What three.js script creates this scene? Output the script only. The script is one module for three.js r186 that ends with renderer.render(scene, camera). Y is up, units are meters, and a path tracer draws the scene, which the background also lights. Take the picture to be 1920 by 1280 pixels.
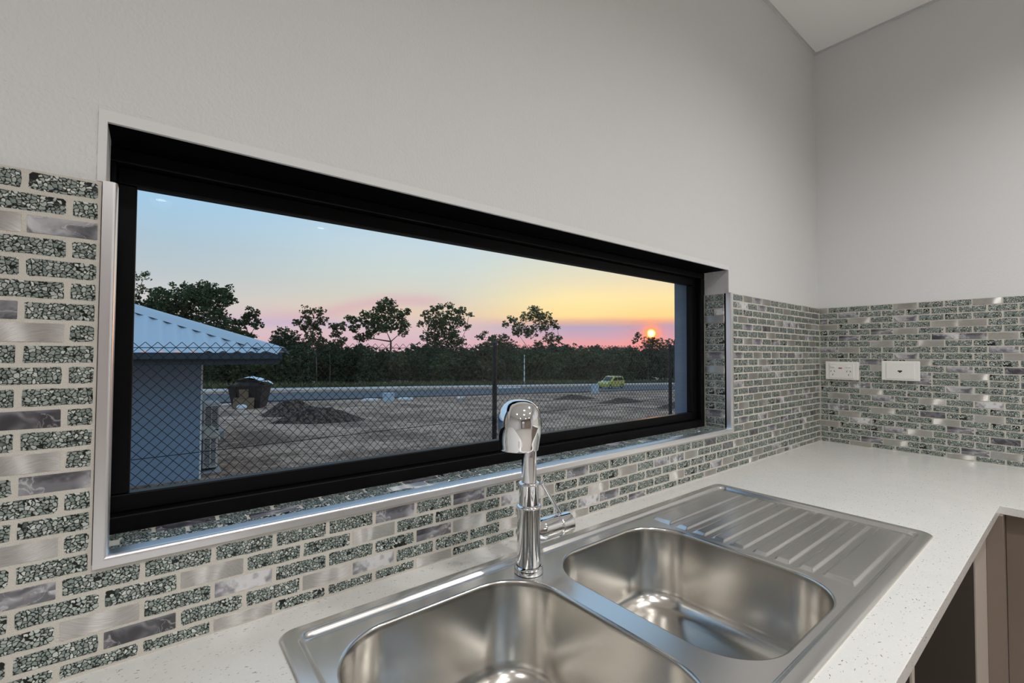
import * as THREE from 'three';
import { mergeGeometries } from 'three/addons/utils/BufferGeometryUtils.js';
import { RoundedBoxGeometry } from 'three/addons/geometries/RoundedBoxGeometry.js';
import { RectAreaLightUniformsLib } from 'three/addons/lights/RectAreaLightUniformsLib.js';

// ---------------------------------------------------------------- camera, sky, sun, exposure
// Heights below are measured from the worktop; FLOOR is 0.9 m under it. Everything is lifted by 0.9 m at the end.
const FLOOR = -0.9, CEIL = 1.735;
const scene = new THREE.Scene();
const camera = new THREE.PerspectiveCamera(73.694, 1.5, 0.02, 900);
camera.rotation.set(0.0253, -0.6693, 0.005, 'YXZ');
camera.position.set(-2.3234, 0.3793, 0.7444);
const renderer = new THREE.WebGLRenderer();
renderer.toneMapping = THREE.LinearToneMapping;
renderer.toneMappingExposure = 1.0;
renderer.shadowMap.enabled = true;
RectAreaLightUniformsLib.init();
const SKY = 1.0, LAMP = 5.9;

const lin = (r, g, b) => new THREE.Color().setRGB(r / 255, g / 255, b / 255, THREE.SRGBColorSpace);
const mix = (a, b, t) => a.map((v, i) => v + (b[i] - v) * t);
const clamp = (x, a = 0, b = 1) => Math.min(b, Math.max(a, x));
const smooth = (x, a, b) => { const t = clamp((x - a) / (b - a)); return t * t * (3 - 2 * t); };
function rng(seed) { let s = seed | 0; return () => { s = (s + 0x6d2b79f5) | 0; let t = Math.imul(s ^ (s >>> 15), 1 | s); t = (t + Math.imul(t ^ (t >>> 7), 61 | t)) ^ t; return ((t ^ (t >>> 14)) >>> 0) / 4294967296; }; }
const hash = (x, y, s) => { let h = Math.imul(x, 374761393) + Math.imul(y, 668265263) + Math.imul(s, 974634721); h = Math.imul(h ^ (h >>> 13), 1274126177); return ((h ^ (h >>> 16)) >>> 0) / 4294967296; };
function vnoise(x, y, p, s) {                                     // value noise with period p
  const ix = Math.floor(x), iy = Math.floor(y), fx = x - ix, fy = y - iy, u = fx * fx * (3 - 2 * fx), v = fy * fy * (3 - 2 * fy), m = (k) => ((k % p) + p) % p;
  const a = hash(m(ix), m(iy), s), b = hash(m(ix + 1), m(iy), s), c = hash(m(ix), m(iy + 1), s), d = hash(m(ix + 1), m(iy + 1), s);
  return a + (b - a) * u + (c - a) * v + (a - b - c + d) * u * v;
}
function fbm(x, y, p, s, n = 4) { let t = 0, a = 0.5, w = 0; for (let i = 0; i < n; i++) { t += a * vnoise(x, y, p, s + i); w += a; a *= 0.5; x *= 2; y *= 2; p *= 2; } return t / w; }

function ramp(stops, x) {
  for (let i = 1; i < stops.length; i++) if (x <= stops[i][0]) { const t = clamp((x - stops[i - 1][0]) / (stops[i][0] - stops[i - 1][0])); return mix(stops[i - 1][1], stops[i][1], t); }
  return stops[stops.length - 1][1];
}
const FWD = [Math.sin(0.6693), -Math.cos(0.6693)], RGT = [Math.cos(0.6693), Math.sin(0.6693)];   // compass of the view, x and z
const SUN_AZ = 17.0, SUN_EL = 2.45;
const UPPER = [[24, [168, 202, 230]], [45, [164, 198, 231]], [90, [146, 184, 225]]];
const FAR = [[0, [204, 172, 186]], [2, [214, 186, 192]], [3.4, [206, 192, 200]], [5.5, [202, 200, 199]], [8, [184, 195, 200]], [11, [172, 194, 208]], [15, [160, 198, 224]], ...UPPER];
const MID = [[0, [214, 174, 184]], [2, [214, 184, 192]], [3.6, [216, 192, 188]], [5, [223, 202, 180]], [7, [211, 208, 194]], [10, [202, 212, 208]], [13, [194, 212, 220]], [18, [172, 202, 222]], ...UPPER];
const NEAR = [[0, [236, 150, 150]], [1.4, [226, 162, 166]], [2.2, [200, 165, 182]], [3.3, [180, 164, 188]], [3.9, [226, 178, 150]], [4.5, [252, 220, 150]], [6.5, [254, 230, 168]], [9, [232, 220, 186]], [12.5, [206, 214, 206]], [18, [172, 202, 222]], ...UPPER];
function skyColour(az, el) {                                      // degrees right of the view, degrees up; clear dusk with smoke bands
  const d = Math.abs(((az - SUN_AZ + 540) % 360) - 180), e = el + 0.35 * (fbm(az * 0.16 + 60, el * 0.9 + 20, 512, 9, 3) - 0.5);
  let c = mix(ramp(NEAR, e), ramp(MID, e), smooth(d, 8, 27));
  c = mix(c, ramp(FAR, e), smooth(d, 28, 58));
  const line = 3.9 + 2.4 * smooth(az, -26, -14), streak = Math.exp(-(((e - line) / 0.85) ** 2)) * smooth(az, -34, -24) * (1 - smooth(az, -12, -5));
  c = mix(c, [212, 178, 184], 0.75 * streak);
  c = mix(c, [192, 176, 204], 0.6 * Math.exp(-(((e - 3.2) / 0.5) ** 2)) * smooth(az, -44, -36) * (1 - smooth(az, -20, -12)));
  c = c.map((v) => { const k = v / 255; return k <= 0.04045 ? k / 12.92 : ((k + 0.055) / 1.055) ** 2.4; });
  const a = Math.hypot((d < 90 ? ((az - SUN_AZ + 540) % 360) - 180 : 90) * Math.cos(el * Math.PI / 180), el - SUN_EL);
  const core = 1 - smooth(a, 0.24, 0.42), ring = Math.exp(-((a / 0.85) ** 2)), wide = Math.exp(-a / 2.3);
  return [c[0] + 5 * core + 0.9 * ring + 0.26 * wide, c[1] * (1 - 0.35 * ring - 0.18 * wide) + 3.6 * core + 0.2 * ring, c[2] * (1 - 0.7 * ring - 0.35 * wide) + 1.2 * core];
}
{
  const W = 2048, H = 1024, data = new Float32Array(W * H * 4);
  for (let r = 0; r < H; r++) {
    const el = ((r + 0.5) / H - 0.5) * 180;
    for (let c = 0; c < W; c++) {
      const a = ((c + 0.5) / W - 0.5) * 2 * Math.PI, x = Math.cos(a), z = Math.sin(a), o = (r * W + c) * 4;
      const k = el < -1 ? [0.3, 0.27, 0.26] : skyColour(Math.atan2(x * RGT[0] + z * RGT[1], x * FWD[0] + z * FWD[1]) * 180 / Math.PI, Math.max(el, 0));
      data[o] = k[0] * 1.06 * SKY; data[o + 1] = k[1] * 1.06 * SKY; data[o + 2] = k[2] * 1.06 * SKY; data[o + 3] = 1;
    }
  }
  const t = new THREE.DataTexture(data, W, H, THREE.RGBAFormat, THREE.FloatType);
  t.mapping = THREE.EquirectangularReflectionMapping; t.magFilter = THREE.LinearFilter; t.needsUpdate = true;
  scene.background = t;
}
const sun = new THREE.DirectionalLight(new THREE.Color(1, 0.42, 0.16), 0.1);
{
  const a = SUN_AZ * Math.PI / 180, e = SUN_EL * Math.PI / 180, x = FWD[0] * Math.cos(a) + RGT[0] * Math.sin(a), z = FWD[1] * Math.cos(a) + RGT[1] * Math.sin(a);
  sun.position.set(x * 150 * Math.cos(e), 150 * Math.sin(e), z * 150 * Math.cos(e)); sun.castShadow = true;
  Object.assign(sun.shadow.camera, { left: -90, right: 90, top: 40, bottom: -40, near: 1, far: 400 }); sun.shadow.mapSize.set(2048, 2048);
  scene.add(sun); scene.add(sun.target);
}

// ---------------------------------------------------------------- helpers
const used = {};
const numbered = (n) => { used[n] = (used[n] ?? -1) + 1; return used[n] ? n + '_' + String(used[n]).padStart(3, '0') : n; };
function mesh(name, geo, m, parent) {
  const o = new THREE.Mesh(geo, m); o.castShadow = o.receiveShadow = true;
  o.name = parent ? name : numbered(name); (parent ?? scene).add(o); return o;
}
function thing(name, label, category, [x, y, z] = [0, 0, 0], turn = 0, group) {
  const o = new THREE.Group(); o.name = numbered(name); scene.add(o); o.position.set(x, y, z); o.rotation.y = turn;
  o.userData = { label, category }; if (group) o.userData.group = group; return o;
}
function tag(o, label, category, group) { o.userData = { ...o.userData, label, category }; if (group) o.userData.group = group; return o; }
function struct(name, geo, m) { const o = geo ? mesh(name, geo, m) : new THREE.Group(); if (!geo) { o.name = name; scene.add(o); } else o.name = name; o.userData.kind = 'structure'; return o; }
const bx = (x0, x1, y0, y1, z0, z1) => new THREE.BoxGeometry(x1 - x0, y1 - y0, z1 - z0).translate((x0 + x1) / 2, (y0 + y1) / 2, (z0 + z1) / 2);
const rbx = (x0, x1, y0, y1, z0, z1, r = 0.002, s = 2) => new RoundedBoxGeometry(x1 - x0, y1 - y0, z1 - z0, s, r).translate((x0 + x1) / 2, (y0 + y1) / 2, (z0 + z1) / 2);
function metres(g0, k = 1) {                                       // uv in metres, laid on each face along its main plane
  const g = g0.index ? g0.toNonIndexed() : g0, p = g.attributes.position, n = g.attributes.normal, uv = new Float32Array(p.count * 2);
  for (let i = 0; i < p.count; i++) {
    const a = Math.abs(n.getX(i)), b = Math.abs(n.getY(i)), c = Math.abs(n.getZ(i)), X = p.getX(i), Y = p.getY(i), Z = p.getZ(i);
    const [u, v] = b >= a && b >= c ? [X, Z] : a >= c ? [Z, Y] : [X, Y]; uv[2 * i] = u * k; uv[2 * i + 1] = v * k;
  }
  g.setAttribute('uv', new THREE.BufferAttribute(uv, 2)); return g;
}
function join(list) { return mergeGeometries(list.map((g) => { const h = g.index ? g.toNonIndexed() : g; for (const k of Object.keys(h.attributes)) if (!['position', 'normal', 'uv'].includes(k)) h.deleteAttribute(k); return h; })); }
function tube(points, r, seg = 8, n = 24) { return new THREE.TubeGeometry(new THREE.CatmullRomCurve3(points.map((p) => new THREE.Vector3(...p)), false, 'centripetal'), n, r, seg, false); }
function rod(a, b, r, r2 = r, seg = 10) {
  const A = new THREE.Vector3(...a), B = new THREE.Vector3(...b), d = B.clone().sub(A), g = new THREE.CylinderGeometry(r2, r, d.length(), seg);
  g.applyQuaternion(new THREE.Quaternion().setFromUnitVectors(new THREE.Vector3(0, 1, 0), d.clone().normalize())); const m = A.add(B).multiplyScalar(0.5); return g.translate(m.x, m.y, m.z);
}
function loft(rings, close = true) {                               // rings of equal length, joined; smooth normals
  const n = rings[0].length, pos = [], idx = [], uv = [];
  rings.forEach((r, j) => r.forEach(([x, y, z], i) => { pos.push(x, y, z); uv.push(x, z); }));
  for (let j = 0; j + 1 < rings.length; j++) for (let i = 0; i < (close ? n : n - 1); i++) { const a = j * n + i, b = j * n + (i + 1) % n, c = a + n, d = b + n; idx.push(a, b, c, b, d, c); }
  const g = new THREE.BufferGeometry(); g.setAttribute('position', new THREE.Float32BufferAttribute(pos, 3)); g.setAttribute('uv', new THREE.Float32BufferAttribute(uv, 2)); g.setIndex(idx); g.computeVertexNormals(); return g;
}
function rrect(x0, x1, z0, z1, r, y, n = 10) {                     // rounded rectangle on a level plane, anticlockwise from above seen with z down
  const out = [];
  for (const [cx, cz, a0] of [[x1 - r, z1 - r, 0], [x0 + r, z1 - r, 90], [x0 + r, z0 + r, 180], [x1 - r, z0 + r, 270]])
    for (let i = 0; i <= n; i++) { const a = (a0 + 90 * i / n) * Math.PI / 180; out.push([cx + r * Math.cos(a), y, cz + r * Math.sin(a)]); }
  return out;
}
function texture(w, h, f, srgb) {                                  // f(x, y) gives a grey or [r, g, b], 0 to 255
  const d = new Uint8Array(w * h * 4);
  for (let y = 0; y < h; y++) for (let x = 0; x < w; x++) { const v = f(x, y), o = (y * w + x) * 4; if (typeof v === 'number') d[o] = d[o + 1] = d[o + 2] = clamp(v, 0, 255); else { d[o] = clamp(v[0], 0, 255); d[o + 1] = clamp(v[1], 0, 255); d[o + 2] = clamp(v[2], 0, 255); } d[o + 3] = 255; }
  const t = new THREE.DataTexture(d, w, h); t.wrapS = t.wrapT = THREE.RepeatWrapping; t.magFilter = THREE.LinearFilter; t.minFilter = THREE.LinearMipmapLinearFilter; t.generateMipmaps = true; if (srgb) t.colorSpace = THREE.SRGBColorSpace; t.needsUpdate = true; return t;
}
const per = (t, m) => { const c = t.clone(); c.repeat.set(1 / m, 1 / m); c.needsUpdate = true; return c; };
const mat = (o) => new THREE.MeshStandardMaterial(o), phys = (o) => new THREE.MeshPhysicalMaterial(o);

// ---------------------------------------------------------------- materials
const T = {};
{ // crackled glass: pale pebbles of very different size on a dark green-grey ground, 1024 px = 0.24 m
  const N = 1024, C = 62, cell = [], r = rng(4);
  for (let i = 0; i < C * C; i++) cell.push([r(), r(), r(), r()]);
  const low = (x, y) => fbm(x / N * 10, y / N * 10, 10, 31, 3);
  const d1 = new Float32Array(N * N), tone = new Float32Array(N * N);
  for (let y = 0; y < N; y++) for (let x = 0; x < N; x++) {
    const wx = x / N * C + 0.5 * (vnoise(x / 9, y / 9, N, 3) - 0.5), wy = y / N * C + 0.5 * (vnoise(x / 9, y / 9, N, 5) - 0.5), ix = Math.floor(wx), iy = Math.floor(wy);
    let a = 9, b = 9, t = 0;
    for (let j = -1; j <= 1; j++) for (let i = -1; i <= 1; i++) {
      const c = cell[(((iy + j) % C + C) % C) * C + (((ix + i) % C + C) % C)], d = Math.hypot(ix + i + c[0] - wx, iy + j + c[1] - wy) - 0.3 * c[2];
      if (d < a) { b = a; a = d; t = c[3]; } else if (d < b) b = d;
    }
    d1[y * N + x] = b - a; tone[y * N + x] = t;
  }
  const g = (x, y) => { const k = y * N + x; return smooth(d1[k], 0.07, 0.26) * smooth(tone[k] + (low(x, y) - 0.5) * 1.4, -0.2, 0.06); };
  T.glass = texture(N, N, (x, y) => { const k = g(x, y), t = tone[y * N + x]; return mix([30, 34, 32], [140 + 88 * t * t, 153 + 80 * t * t, 147 + 80 * t * t], k); }, true);
  T.glassBump = texture(N, N, (x, y) => 90 * g(x, y) + 150 * low(x, y));
}
T.stone = texture(1024, 512, (x, y) => { // streaked grey marble, 1024 px = 0.48 m
  const w = 3.2 * fbm(x / 64, y / 32, 16, 7, 4), a = fbm(x / 128 + w * 0.8, y / 21 + w, 512, 17, 5), b = fbm(x / 90, y / 90, 512, 23, 3), k = smooth(a, 0.3, 0.7), light = smooth(b, 0.4, 0.66);
  const c = mix(mix([62, 61, 66], [120, 120, 126], k), mix([112, 111, 117], [216, 216, 218], k), light); const v = Math.abs(fbm(x / 70 + w, y / 45, 512, 41, 4) - 0.5); return mix(c, [228, 228, 230], 0.55 * (1 - smooth(v, 0.0, 0.02)));
}, true);
T.brush = texture(512, 512, (x, y) => 128 + 90 * (fbm(x / 160, y / 1.6, 512, 3, 3) - 0.5) * 2);
T.brushTone = texture(512, 512, (x, y) => { const v = 214 + 26 * (fbm(x / 90, y / 2.4, 512, 8, 3) - 0.5) * 2; return [v, v - 1, v - 3]; }, true);
T.plaster = texture(1024, 1024, (x, y) => 255 * (0.65 * fbm(x / 9, y / 11, 1024, 51, 3) + 0.35 * fbm(x / 60, y / 60, 1024, 55, 2)));
{ // quartz: cream with short dark and white flecks, 1024 px = 0.45 m
  const N = 1024, d = new Float32Array(N * N), r = rng(77);
  for (let k = 0; k < 2300; k++) { const x = r() * N, y = r() * N, a = (r() - 0.5) * 1.2, L = 2 + r() * r() * 9, s = r() < 0.3 ? 0.6 : -(0.25 + 0.75 * r()); for (let t = -L / 2; t <= L / 2; t += 0.5) for (let w = 0; w < (L > 7 ? 2 : 1); w++) { const X = (Math.round(x + t * Math.cos(a)) + N) % N, Y = (Math.round(y + t * Math.sin(a)) + w + N) % N; d[Y * N + X] = s; } }
  T.quartz = texture(N, N, (x, y) => { const v = d[y * N + x], n = 6 * (fbm(x / 6, y / 6, 512, 61, 3) - 0.5) + 5 * (fbm(x / 90, y / 90, 512, 63, 2) - 0.5), c = [225 + n, 224 + n, 221 + n]; return v < 0 ? mix(c, [78, 70, 62], -v) : mix(c, [250, 250, 250], v); }, true);
}
T.dirt = texture(1024, 1024, (x, y) => { const a = fbm(x / 128, y / 128, 8, 71, 5), b = fbm(x / 18, y / 18, 1024, 75, 4), k = smooth(0.55 * a + 0.45 * b, 0.32, 0.68); return mix([112, 98, 88], [186, 170, 156], k); }, true);
T.dirtBump = texture(512, 512, (x, y) => 255 * fbm(x / 16, y / 16, 512, 81, 5));
T.grit = texture(512, 512, (x, y) => { const v = 150 + 70 * (fbm(x / 3, y / 3, 512, 91, 3) - 0.5) + 60 * (fbm(x / 64, y / 64, 8, 93, 3) - 0.5); return [v, v, v]; }, true);
T.steel = texture(512, 512, (x, y) => 128 + 120 * (fbm(x / 90, y / 1.2, 512, 101, 3) - 0.5));
T.soil = texture(512, 512, (x, y) => { const k = fbm(x / 24, y / 24, 512, 111, 5); return mix([46, 37, 31], [124, 102, 84], smooth(k, 0.25, 0.75)); }, true);
T.bark = texture(256, 256, (x, y) => { const k = fbm(x / 5, y / 40, 256, 121, 4); return mix([58, 52, 46], [128, 120, 110], smooth(k, 0.3, 0.7)); }, true);

const M = {
  paint: mat({ color: new THREE.Color(0.73, 0.735, 0.735), roughness: 0.62, bumpMap: per(T.plaster, 0.34), bumpScale: 0.0011 }),
  paintSide: mat({ color: new THREE.Color(0.745, 0.75, 0.755), roughness: 0.7, bumpMap: per(T.plaster, 0.34), bumpScale: 0.0004 }),
  ceiling: mat({ color: new THREE.Color(0.9, 0.89, 0.875), roughness: 0.85 }),
  taupe: mat({ color: new THREE.Color(0.3, 0.24, 0.2), roughness: 0.6 }),
  bead: mat({ color: new THREE.Color(0.78, 0.78, 0.78), roughness: 0.5 }),
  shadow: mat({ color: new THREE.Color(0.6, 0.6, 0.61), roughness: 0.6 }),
  grout: mat({ color: lin(210, 205, 196), roughness: 0.9, bumpMap: per(T.plaster, 0.08), bumpScale: 0.0008 }),
  glass: phys({ map: per(T.glass, 0.24), bumpMap: per(T.glassBump, 0.24), bumpScale: 0.0011, roughness: 0.28, metalness: 0.35 }),
  stone: phys({ map: per(T.stone, 0.48), roughness: 0.28, clearcoat: 0.35, clearcoatRoughness: 0.15 }),
  metal: phys({ color: new THREE.Color(0.98, 0.97, 0.95), map: per(T.brushTone, 0.05), metalness: 1, roughness: 0.46, anisotropy: 0.95, anisotropyRotation: Math.PI / 2, bumpMap: per(T.brush, 0.05), bumpScale: 0.00003 }),
  trim: mat({ color: new THREE.Color(0.9, 0.9, 0.92), metalness: 1, roughness: 0.34 }),
  black: phys({ color: new THREE.Color(0.003, 0.003, 0.0035), roughness: 0.42, specularIntensity: 0.3 }),
  blackMatt: phys({ color: new THREE.Color(0.0015, 0.0015, 0.0015), roughness: 0.8, specularIntensity: 0.1 }),
  pane: phys({ color: 0xffffff, transmission: 1, thickness: 0, roughness: 0, ior: 1.45, specularIntensity: 0.24 }),
  quartz: phys({ map: per(T.quartz, 0.45), roughness: 0.22, clearcoat: 0.3, clearcoatRoughness: 0.08 }),
  steel: mat({ color: new THREE.Color(0.70, 0.68, 0.645), metalness: 1, roughness: 0.21, bumpMap: per(T.steel, 0.12), bumpScale: 0.00006 }),
  steelDeck: mat({ color: new THREE.Color(0.76, 0.75, 0.735), metalness: 1, roughness: 0.27, bumpMap: per(T.steel, 0.1), bumpScale: 0.00004 }),
  chrome: mat({ color: new THREE.Color(0.86, 0.87, 0.89), metalness: 1, roughness: 0.035 }),
  dark: mat({ color: new THREE.Color(0.02, 0.02, 0.02), roughness: 0.6 }),
  plastic: phys({ color: new THREE.Color(0.84, 0.83, 0.80), roughness: 0.3 }),
  neon: mat({ color: new THREE.Color(0.22, 0.05, 0.05), roughness: 0.3 }),
  melamine: mat({ color: new THREE.Color(0.5, 0.44, 0.38), roughness: 0.55 }),
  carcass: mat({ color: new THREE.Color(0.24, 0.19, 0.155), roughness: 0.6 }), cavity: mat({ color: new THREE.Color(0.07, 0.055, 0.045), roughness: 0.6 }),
  boards: mat({ color: new THREE.Color(0.46, 0.42, 0.38), roughness: 0.5 }),
  lens: mat({ color: 0xffffff, emissive: new THREE.Color(1, 0.95, 0.86), emissiveIntensity: 14 }),
  render: mat({ color: new THREE.Color(0.17, 0.22, 0.29), roughness: 0.9 }),
  houseWall: mat({ color: new THREE.Color(0.23, 0.32, 0.43), roughness: 0.9, bumpMap: per(T.plaster, 0.5), bumpScale: 0.001 }),
  roof: mat({ color: new THREE.Color(0.52, 0.60, 0.66), roughness: 0.45 }),
  fascia: mat({ color: new THREE.Color(0.03, 0.05, 0.07), roughness: 0.55 }),
  soffit: mat({ color: new THREE.Color(0.12, 0.13, 0.14), roughness: 0.8 }),
  dirt: mat({ color: new THREE.Color(1.3, 1.06, 0.9), map: per(T.dirt, 9), roughness: 1, bumpMap: per(T.dirtBump, 2.2), bumpScale: 0.06 }),
  soil: mat({ map: per(T.soil, 1.4), roughness: 1, bumpMap: per(T.dirtBump, 0.9), bumpScale: 0.05 }),
  asphalt: mat({ color: new THREE.Color(0.24, 0.26, 0.29), map: per(T.grit, 3), roughness: 0.65 }),
  concrete: mat({ color: new THREE.Color(1.3, 1.28, 1.22), map: per(T.grit, 1.5), roughness: 0.9 }),
  pale: mat({ color: new THREE.Color(0.8, 0.8, 0.78), roughness: 0.7 }),
  casing: mat({ color: new THREE.Color(0.62, 0.58, 0.53), roughness: 0.6 }),
  cloth: mat({ color: new THREE.Color(0.55, 0.5, 0.4), roughness: 0.95 }),
  sheet: mat({ color: new THREE.Color(0.75, 0.78, 0.82), roughness: 0.5 }),
  skip: mat({ color: new THREE.Color(0.03, 0.024, 0.02), roughness: 0.7 }),
  card: mat({ color: new THREE.Color(0.2, 0.14, 0.085), roughness: 0.9 }),
  cabinetBox: mat({ color: new THREE.Color(0.5, 0.6, 0.68), roughness: 0.5 }),
  wire: mat({ color: new THREE.Color(0.008, 0.008, 0.009), roughness: 0.5 }),
  bark: mat({ map: per(T.bark, 0.9), roughness: 1 }),
  barkPale: mat({ color: new THREE.Color(0.36, 0.34, 0.31), roughness: 1 }),
  leafA: phys({ color: new THREE.Color(0.075, 0.115, 0.026), roughness: 0.75, transmission: 0.3, thickness: 0, side: THREE.DoubleSide }),
  leafB: phys({ color: new THREE.Color(0.05, 0.085, 0.02), roughness: 0.8, transmission: 0.3, thickness: 0, side: THREE.DoubleSide }),
  leafC: phys({ color: new THREE.Color(0.1, 0.115, 0.035), roughness: 0.8, transmission: 0.3, thickness: 0, side: THREE.DoubleSide }),
  grass: mat({ color: new THREE.Color(0.17, 0.17, 0.085), roughness: 1, side: THREE.DoubleSide }),
  yellow: phys({ color: new THREE.Color(0.55, 0.5, 0.1), roughness: 0.35, clearcoat: 0.8 }),
  carGlass: mat({ color: new THREE.Color(0.02, 0.025, 0.03), roughness: 0.08 }),
  lampGlass: mat({ color: new THREE.Color(0.75, 0.75, 0.72), roughness: 0.15 }),
  tyre: mat({ color: new THREE.Color(0.012, 0.012, 0.012), roughness: 0.8 }),
};

// ---------------------------------------------------------------- the room
const OX0 = -2.377, OX1 = -0.811, OY0 = 0.121, OY1 = 0.673;       // window opening in the plaster
const rectPath = (C, x0, x1, y0, y1) => { const s = new C(); s.moveTo(x0, y0); s.lineTo(x1, y0); s.lineTo(x1, y1); s.lineTo(x0, y1); s.closePath(); return s; };
function wallWithHole(x0, x1, y0, y1, hx0, hx1, hy0, hy1, z0, z1) {
  const s = rectPath(THREE.Shape, x0, x1, y0, y1); s.holes.push(rectPath(THREE.Path, hx0, hx1, hy0, hy1));
  return metres(new THREE.ExtrudeGeometry(s, { depth: z1 - z0, bevelEnabled: false }).translate(0, 0, z0));
}
const wallBack = struct('wall_back', wallWithHole(-5.1, 0, FLOOR, CEIL + 0.1, OX0, OX1, OY0, OY1, -0.121, 0), M.paint);
const wallRight = struct('wall_right', metres(bx(0, 0.12, FLOOR, CEIL + 0.1, -0.121, 5.6)), M.paintSide);
struct('wall_left', metres(bx(-5.1, -5, FLOOR, CEIL + 0.1, 0, 5.6)), M.paintSide);
struct('wall_front', wallWithHole(-5.1, 0, FLOOR, CEIL + 0.1, -4.6, -3.2, FLOOR + 0.02, 1.2, 5.5, 5.62), M.taupe);
struct('floor', metres(bx(-5.1, 0.1, FLOOR - 0.3, FLOOR, -0.19, 5.62)), M.boards);
struct('ceiling', bx(-5.1, 0.12, CEIL, CEIL + 0.12, -0.121, 5.62), M.ceiling);
struct('wall_outside', wallWithHole(-5.1, 0.12, FLOOR - 0.9, CEIL + 0.1, -2.36, -0.84, 0.15, 0.64, -0.1825, -0.1215), M.render);
{ // glazed door in the far wall, behind the camera
  const d = struct('door_1'); d.position.set(-3.9, FLOOR + 0.02, 5.56);
  for (const x of [-0.66, 0, 0.66]) mesh('door_frame', bx(x - 0.035, x + 0.035, 0, 2.08, -0.03, 0.03), M.black, d);
  for (const y of [0.04, 2.04]) mesh('door_frame', bx(-0.7, 0.7, y - 0.04, y + 0.04, -0.035, 0.035), M.black, d);
  for (const x of [-0.33, 0.33]) mesh('door_pane', bx(x - 0.3, x + 0.3, 0.06, 2.02, -0.003, 0.003), M.pane, d);
}
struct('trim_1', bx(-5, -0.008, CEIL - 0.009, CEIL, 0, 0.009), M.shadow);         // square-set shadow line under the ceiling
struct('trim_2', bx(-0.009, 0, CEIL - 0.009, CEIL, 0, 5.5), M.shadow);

// window: black head lining, white bead, frame members, pane
{
  const w = struct('window_1');
  mesh('head_lining', bx(-2.3712, OX1 - 0.003, 0.6612, 0.6722, -0.084, -0.004), M.blackMatt, w);
  const fr = (n, ...b) => mesh(n, rbx(...b, 0.0025), M.black, w);
  fr('frame_sill', OX0, OX1, 0.128, 0.153, -0.121, -0.083); fr('frame_head', OX0, OX1, 0.641, 0.6612, -0.121, -0.083);
  fr('frame_jamb', OX0, -2.366, 0.153, 0.641, -0.121, -0.083); fr('frame_jamb', -0.836, OX1, 0.153, 0.641, -0.121, -0.083);
  fr('sash_rail', -2.366, -0.836, 0.153, 0.1785, -0.1205, -0.1); fr('sash_rail', -2.366, -0.836, 0.616, 0.641, -0.1205, -0.1);
  fr('sash_stile', -2.366, -2.344, 0.1785, 0.616, -0.1205, -0.1); fr('sash_stile', -0.867, -0.836, 0.1785, 0.616, -0.1205, -0.1);
  mesh('window_pane', bx(-2.35, -0.86, 0.172, 0.622, -0.1145, -0.1105), M.pane, w);
  mesh('bead', bx(-2.3795, -0.8085, 0.6612, 0.675, -0.005, 0.0016), M.bead, w);
  mesh('bead', bx(-2.3795, -2.3712, 0.586, 0.6612, -0.06, 0.0016), M.bead, w);
  mesh('bead', bx(-0.8115, -0.8085, 0.586, 0.6612, -0.004, 0.0016), M.bead, w);
}

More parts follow.
